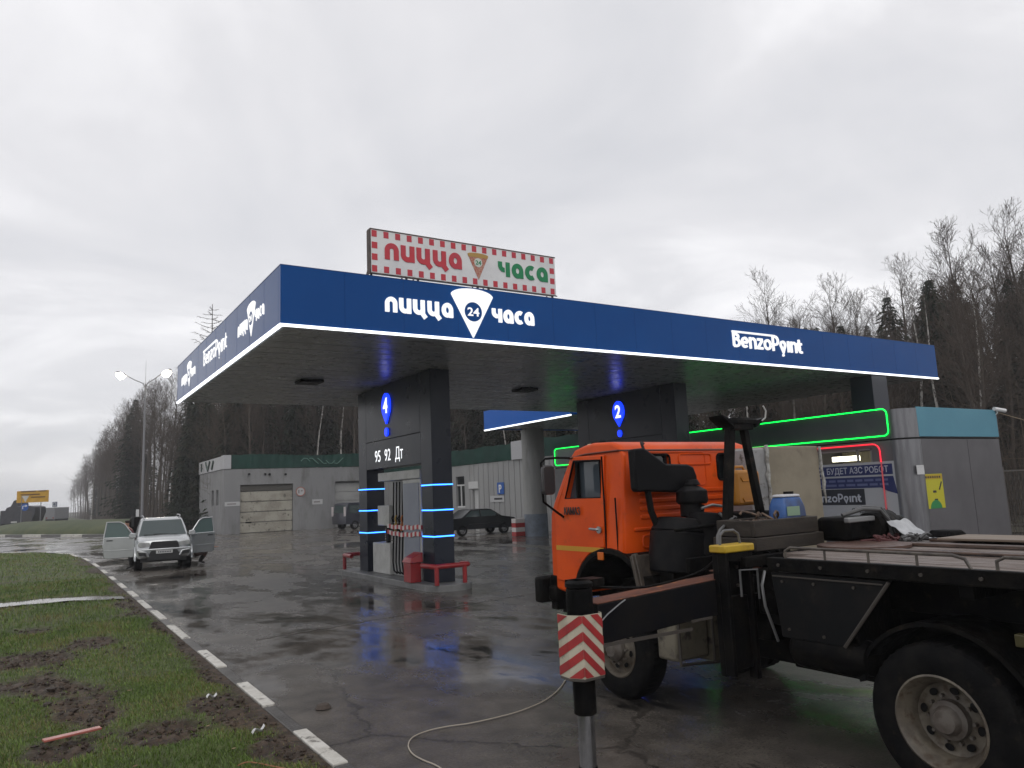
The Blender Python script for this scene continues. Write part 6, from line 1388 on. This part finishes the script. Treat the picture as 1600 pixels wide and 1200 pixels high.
        b = B(); b.prism([(Ld-.3, 1.08), (Ld-.1, 1.08), (Ld-.1, 1.12), (Ld-.3, 1.12)], o-Nn*.02, U, Z3, Nn, .13); part('handle', b, TRIMB, dr, .005, local=True)
    # rear door swung out with the spare wheel
    hx, hy = .9, yb; b = B(); b.box(.9, 1.02, yb-.75, yb-.02, .65, 1.15); b.box(.91, 1.0, yb-.75, yb-.02, 1.5, 1.88); rd = part('rear_door', b, TRIMB, r, .02, local=True)
    b = B(); b.lathe([(.02, 0), (.34, .0), (.37, .06), (.37, .2), (.3, .24), (.02, .24)], (.80, yb-.1, 1.52), Vector((0, -1, 0)), 28); part('spare_wheel', b, RUBBER, rd, local=True)
    return r
suv()
def sedan():
    a, c = onZ(712, 838), onZ(790, 833); q = onZ(740, 834)
    r = thing('sedan_car', 'black saloon car parked in front of the ribbed wing', 'car', (21.0, 37.2, 0), -pi/2+.0)
    BLK = mat('black_paint', (.006, .007, .009), .25, spec=.3)
    # car space: y forward (+x in the world), x to its right ... profile along y
    prof = [(-2.2, .42), (-2.22, .72), (-2.15, .93), (-1.35, .97), (-.75, 1.36), (-.4, 1.41), (.35, 1.40), (.6, 1.36), (1.22, .98), (2.0, .86), (2.18, .74), (2.22, .5), (2.1, .32), (-2.05, .34)]
    rings = []
    for x, k in ((-.84, .985), (-.80, 1), (0, 1), (.80, 1), (.84, .985)):
        rings.append([Vector((x*(1-max(0, z-.92)*.36), y*k, z)) for y, z in prof])
    part('body', B().loft(rings), BLK, r, .02, 40, local=True)
    for s in (-1, 1):
        def sx(z): return s*(.845*(1-max(0, z-.92)*.36)+.006)
        for poly in ([(-1.15, 1.0), (-.72, 1.31), (-.2, 1.33), (-.2, 1.0)], [(-.13, 1.0), (-.13, 1.33), (.45, 1.33), (.62, 1.28), (1.02, 1.0)]):
            b = B(); b.v = [Vector((sx(z), y, z)) for y, z in poly]; b.f = [tuple(range(len(poly)))]; b.mi = [0]; part('window', b, CARGLASS, r, local=True, fixn=False)
        b = B(); b.box(s*.85-.01, s*.85+.01, -.9, 1.3, .60, .635); part('side_strip', b, TRIMB, r, local=True)
        part('mirror', B().box(s*.9-.08, s*.9+.08, .78, .88, .98, 1.1), BLK, r, .03, local=True)
        for yw in (-1.32, 1.32): car_wheel(r, s*.845, yw, .30, .19, s)
        part('headlight', B().box(s*.6-.2, s*.6+.2, 2.14, 2.2, .64, .76), LENS, r, .02, local=True)
        part('tail_light', B().box(s*.6-.2, s*.6+.2, -2.225, -2.19, .68, .85), mat('tail_red', (.2, .01, .01), .3), r, .01, local=True)
    b = B(); b.add([(-.68, 1.19, 1.005), (.68, 1.19, 1.005), (.58, .64, 1.345), (-.58, .64, 1.345)], [(0, 1, 2, 3)]); part('windscreen', b, CARGLASS, r, local=True, fixn=False)
sedan()
def van():
    q = onZ(531, 828); r = thing('van', 'dark minivan by the pale garage door, half behind the far pillar', 'car', (q.x+2.1, q.y+.6, 0), -pi/2+.25)
    DK = mat('van_paint', (.03, .032, .045), .3, coat=.3); rings = []
    prof = [(-2.2, .4), (-2.25, 1.0), (-2.05, 1.9), (-1.8, 2.0), (1.0, 1.98), (1.25, 1.9), (1.85, 1.2), (2.35, 1.02), (2.42, .6), (2.3, .35)]
    for x, k in ((-.92, .985), (-.87, 1), (.87, 1), (.92, .985)): rings.append([Vector((x*(1-max(0, z-1.1)*.12), y*k, z)) for y, z in prof])
    part('body', B().loft(rings), DK, r, .03, 40, local=True)
    for s in (-1, 1):
        for y0, y1 in ((-1.9, -.75), (-.65, .35), (.43, 1.2)):
            b = B(); f = lambda z: s*(.92*(1-max(0, z-1.1)*.12)+.006); b.v = [Vector((f(1.2), y0, 1.2)), Vector((f(1.2), y1+(.3 if y1 > 1 else 0), 1.2)), Vector((f(1.8), y1-(.05 if y1 > 1 else 0), 1.8)), Vector((f(1.8), y0, 1.8))]; b.f = [(0, 1, 2, 3)]; b.mi = [0]; part('window', b, CARGLASS, r, local=True, fixn=False)
        for yw in (-1.4, 1.5): car_wheel(r, s*.92, yw, .34, .22, s)
        part('tail_light', B().box(s*.8-.1, s*.8+.1, -2.27, -2.2, 1.0, 1.7), mat('tail_pale', (.5, .45, .45), .3), r, .01, local=True)
    b = B(); b.add([(-.7, -2.23, 1.25), (.7, -2.23, 1.25), (.65, -2.1, 1.8), (-.65, -2.1, 1.8)], [(0, 1, 2, 3)]); part('rear_window', b, CARGLASS, r, local=True, fixn=False)
van()
def lorry():
    t = 100; q = atD(30, t); U = Vector((CR.x, CR.y, 0)).normalized(); a2 = math.atan2(U.y, U.x)
    r = thing('lorry', 'dark loaded lorry with a tall covered load at the far left of the road', 'truck', tuple(q), a2)
    # car space: x to the right of the picture, y away
    s = t/FPX; DK = mat('lorry_dark', (.045, .045, .055), .5, c2=(.03, .03, .035), ns=2); 
    b = B(); b.prism([(-30*s, .9), (-30*s, 32*s), (-22*s, 32*s), (-21*s, 36*s), (-14*s, 38*s), (-10*s, 47*s), (-5*s, 48*s), (-3*s, 38*s), (14*s, 38*s), (24*s, 36*s), (25*s, 28*s), (21*s, 16*s), (18*s, .9)], (0, 0, 0), X3, Z3, Y3, 2.4); part('load', b, DK, r, .08, local=True)
    b = B(); b.box(-30*s, 18*s, .1, 2.3, .55, .9); part('frame', b, BLACKM, r, local=True)
    b = B(); b.box(5*s, 20*s, -.02, 2.42, 5*s, 30*s); part('cab', b, mat('lorry_cab', (.05, .045, .045), .4), r, .1, local=True)
    for x in (-24*s, -15*s, 12*s): part('wheel', B().cyl((x, -.02, .5), (x, 2.4, .5), .5, n=24), RUBBER, r, local=True)
    b = B(); b.box(-12*s, -3*s, -.05, .02, 1.05, 1.25); part('bumper_strip', b, PLATE, r, local=True)
lorry()
def far_van():
    t = 150; q = atD(78, t); U = Vector((CR.x, CR.y, 0)).normalized(); a2 = math.atan2(U.y, U.x); s = t/FPX
    r = thing('box_lorry', 'faint grey box lorry far off in the mist', 'truck', tuple(q), a2)
    part('box', B().box(-8*s, 7*s, 0, 5, .9, 25*s), mat('box_grey', (.2, .2, .21), .6), r, .05, local=True); part('frame', B().box(-7*s, 6*s, .1, 5, .5, .9), BLACKM, r, local=True)
    for x in (-6*s, 5*s): part('wheel', B().cyl((x-.2, .8, .5), (x+.2, .8, .5), .5, n=20), RUBBER, r, local=True)
    for x in (-6*s, 4.5*s): part('tail_light', B().box(x, x+.3, -.03, 0, 1, 1.3), mat('tail_red', (.2, .01, .01), .3), r, local=True)
far_van()

# ================================================================== PEOPLE
def person(label, loc, rz, J, rad, edges, clothes):
    """one skinned body; J joints in person space, clothes = material by height bands"""
    r = thing('person', label, 'person', loc, rz)
    names = list(J); me = bpy.data.meshes.new('body'); me.from_pydata([J[n] for n in names], [(names.index(a), names.index(b_)) for a, b_ in edges], [])
    o = bpy.data.objects.new('body', me); COL.objects.link(o); o.parent = r
    sk = o.modifiers.new('skin', 'SKIN'); sk.use_smooth_shade = True
    for i, n in enumerate(names): me.skin_vertices[0].data[i].radius = rad[n]; me.skin_vertices[0].data[i].use_root = (n == 'pelvis')
    sb = o.modifiers.new('sub', 'SUBSURF'); sb.levels = sb.render_levels = 2
    bpy.context.view_layer.update(); dg = bpy.context.evaluated_depsgraph_get(); nm = bpy.data.meshes.new_from_object(o.evaluated_get(dg), depsgraph=dg); o.modifiers.clear(); o.data = nm; nm.name = 'body'
    skin, top, low, shoe = clothes
    for m in (skin, top, low, shoe): nm.materials.append(m)
    kd = [(n, Vector(J[n])) for n in names]
    zone = lambda n: 0 if n.startswith(('head', 'neck', 'hand', 'fing', 'thumb', 'wrist', 'chin')) else (3 if n.startswith(('foot', 'ankle')) else (2 if n.startswith(('hip', 'knee', 'pelvis')) else 1))
    for p in nm.polygons:
        c = p.center; n = min(kd, key=lambda k: (k[1]-c).length-(.02 if k[0].startswith(('hand', 'wrist')) else 0))[0]; p.material_index = zone(n); p.use_smooth = True
    return r, o
SKIN = mat('skin', (.36, .20, .14), .5, c2=(.33, .17, .12), ns=9); TOPR = mat('jacket_maroon', (.13, .025, .03), .8, c2=(.10, .02, .025), ns=7); TOPD = mat('jacket_dark', (.022, .022, .028), .8); JEAN = mat('trousers_brown', (.09, .042, .03), .85, c2=(.07, .033, .025), ns=6); SHOE = mat('shoes_dark', (.02, .018, .016), .6); HAIR = mat('hair_dark', (.025, .018, .013), .7)
def hand_joints(J, rad, edges, w_, d, s, side):
    """palm, four curled fingers of unequal length and a thumb off the side of the palm"""
    w_ = Vector(w_); d = Vector(d).normalized(); sd_ = Vector(side).normalized(); dn = d.cross(sd_).normalized()
    J['hand'+s] = tuple(w_+d*.06); rad['hand'+s] = (.034, .026); edges.append(('wrist'+s, 'hand'+s))
    for k, ln in enumerate((.07, .08, .075, .06)):
        a = w_+d*.10+sd_*(-.03+.02*k); c1 = a+d*ln*.5+dn*.008; c2 = c1+d*ln*.35+dn*.025
        for nme, v, r_ in (('a', a, .010), ('b', c1, .0095), ('c', c2, .008)): J['fing%d%s%s' % (k, nme, s)] = tuple(v); rad['fing%d%s%s' % (k, nme, s)] = (r_, r_)
        edges += [('hand'+s, 'fing%da%s' % (k, s)), ('fing%da%s' % (k, s), 'fing%db%s' % (k, s)), ('fing%db%s' % (k, s), 'fing%dc%s' % (k, s))]
    t1 = w_+d*.05-sd_*.045; t2 = t1+d*.035-sd_*.015+dn*.012
    J['thumb_a'+s] = tuple(t1); J['thumb_b'+s] = tuple(t2); rad['thumb_a'+s] = (.012, .012); rad['thumb_b'+s] = (.009, .009); edges += [('hand'+s, 'thumb_a'+s), ('thumb_a'+s, 'thumb_b'+s)]
def face(r, c, k, hairm, M_=Matrix.Identity(3)):
    """c head centre; person faces -y in person space"""
    c = Vector(c); g = lambda v: c+M_ @ Vector(v)
    b = B(); b.grid(lambda u, v: tuple(g((.104*sin(pi*v)*cos(2*pi*u), .016+.112*sin(pi*v)*sin(2*pi*u)*(1 if sin(2*pi*u) > 0 else .72), .03+.118*cos(pi*v*.56)))), 20, 8); part('hair', b, hairm, r, smooth=180, local=True)
    for s in (-1, 1):
        part('eye', B().lathe([(.001, 0), (.010, .001), (.011, .004), (.006, .008), (.001, .009)], g((s*.033, -.086, .008)), M_ @ Vector((0, -1, 0)), 10), mat('eye_dark', (.03, .025, .02), .2), r, local=True)
        b = B(); b.loft([[g((s*(.083+dx), y, z)) for y, z in ((-.012, .03), (.022, .036), (.026, .0), (.006, -.036), (-.012, -.02))] for dx in (0, .012)]); part('ear', b, SKIN, r, .004, local=True)
    b = B(); b.loft([[g((x, -.085, z)) for x, z in ((-.012, .015), (.012, .015), (.02, -.03), (-.02, -.03))], [g((x, -.118, z)) for x, z in ((-.006, -.012), (.006, -.012), (.011, -.03), (-.011, -.03))]]); part('nose', b, SKIN, r, .004, local=True)
    part('mouth', B().box(*[v for a in zip((c+Vector((-.024, -.094, -.062))), (c+Vector((.024, -.084, -.05)))) for v in a]), mat('lips', (.25, .09, .08), .5), r, .003, local=True)
SU = [o for o in COL.objects if o.name == 'offroad_car'][0]; MS = RM['offroad_car']
def standing(lean):
    J = {'pelvis': (0, 0, .96), 'waist': (0, lean*.05, 1.08), 'chest': (0, -lean*.1, 1.30), 'neck': (0, -lean*.2, 1.50), 'chin': (0, -lean*.25-.02, 1.57), 'head': (0, -lean*.28-.01, 1.65), 'head_top': (0, -lean*.3, 1.715)}
    rad = {'pelvis': (.17, .13), 'waist': (.16, .12), 'chest': (.19, .13), 'neck': (.058, .058), 'chin': (.066, .072), 'head': (.082, .10), 'head_top': (.062, .07)}
    E_ = [('pelvis', 'waist'), ('waist', 'chest'), ('chest', 'neck'), ('neck', 'chin'), ('chin', 'head'), ('head', 'head_top')]
    for s, t in ((-1, 'L'), (1, 'R')):
        J.update({'shoulder'+t: (s*.19, -lean*.12, 1.42), 'elbow'+t: (s*.27, -.02-lean*.1, 1.14), 'wrist'+t: (s*.25, -.16-lean*.2, .93), 'hip'+t: (s*.10, 0, .9), 'knee'+t: (s*.11, -.03, .5), 'ankle'+t: (s*.12, .02, .1), 'foot'+t: (s*.14, -.14, .045)})
        rad.update({'shoulder'+t: (.075, .075), 'elbow'+t: (.055, .055), 'wrist'+t: (.036, .032), 'hip'+t: (.10, .10), 'knee'+t: (.07, .07), 'ankle'+t: (.05, .05), 'foot'+t: (.045, .04)})
        E_ += [('chest', 'shoulder'+t), ('shoulder'+t, 'elbow'+t), ('elbow'+t, 'wrist'+t), ('pelvis', 'hip'+t), ('hip'+t, 'knee'+t), ('knee'+t, 'ankle'+t), ('ankle'+t, 'foot'+t)]
        hand_joints(J, rad, E_, J['wrist'+t], (0, -.4, -.9), t, (s*-.3, -.9, .4))
    return J, rad, E_
J, rad, E_ = standing(.6)
w1 = MS @ Vector((1.02, -1.15, 0)); hd = (SU.rotation_euler.z)
r_, _ = person('person in a maroon jacket standing behind the left open door of the silver car', tuple(w1), hd+1.4, J, rad, E_, (SKIN, TOPR, TOPD, SHOE)); face(r_, J['head'], 1, HAIR)
# crouching behind the other door
J = {'pelvis': (0, .12, .42), 'waist': (0, .02, .56), 'chest': (0, -.14, .78), 'neck': (0, -.24, .96), 'chin': (0, -.29, 1.02), 'head': (0, -.31, 1.09), 'head_top': (0, -.32, 1.155)}
rad = {'pelvis': (.17, .15), 'waist': (.16, .13), 'chest': (.19, .14), 'neck': (.058, .058), 'chin': (.066, .072), 'head': (.082, .10), 'head_top': (.062, .07)}
E_ = [('pelvis', 'waist'), ('waist', 'chest'), ('chest', 'neck'), ('neck', 'chin'), ('chin', 'head'), ('head', 'head_top')]
for s, t in ((-1, 'L'), (1, 'R')):
    J.update({'shoulder'+t: (s*.19, -.17, .88), 'elbow'+t: (s*.24, -.34, .66), 'wrist'+t: (s*.16, -.55, .62), 'hip'+t: (s*.11, .08, .38), 'knee'+t: (s*.17, -.30, .48), 'ankle'+t: (s*.15, -.06, .10), 'foot'+t: (s*.17, -.22, .045)})
    rad.update({'shoulder'+t: (.075, .075), 'elbow'+t: (.055, .055), 'wrist'+t: (.036, .032), 'hip'+t: (.10, .10), 'knee'+t: (.075, .075), 'ankle'+t: (.052, .052), 'foot'+t: (.045, .04)})
    E_ += [('chest', 'shoulder'+t), ('shoulder'+t, 'elbow'+t), ('elbow'+t, 'wrist'+t), ('pelvis', 'hip'+t), ('hip'+t, 'knee'+t), ('knee'+t, 'ankle'+t), ('ankle'+t, 'foot'+t)]
    hand_joints(J, rad, E_, J['wrist'+t], (0, -.9, -.1), t, (-s*.9, -.1, 0))
w2 = MS @ Vector((-1.30, -1.25, 0))
r_, _ = person('person in brown trousers crouching behind the right open door of the silver car', tuple(w2), hd-1.5, J, rad, E_, (SKIN, TOPD, JEAN, SHOE)); face(r_, J['head'], 1, HAIR)

# ================================================================== mist
hz = bpy.data.materials.new('mist'); hz.use_nodes = True; t = hz.node_tree; t.nodes.clear()
pv_ = t.nodes.new('ShaderNodeVolumePrincipled'); pv_.inputs['Color'].default_value = (.92, .93, .96, 1); pv_.inputs['Density'].default_value = HAZE_D; pv_.inputs['Anisotropy'].default_value = .2
ot = t.nodes.new('ShaderNodeOutputMaterial'); t.links.new(pv_.outputs[0], ot.inputs['Volume'])
h_ = solo('haze', None, None, B().box(-260, 170, -60, 560, -1.2, 27), hz, smooth=0); h_['kind'] = 'stuff'; h_['label'] = 'thin grey rain mist hanging over the whole place'; h_['category'] = 'mist'
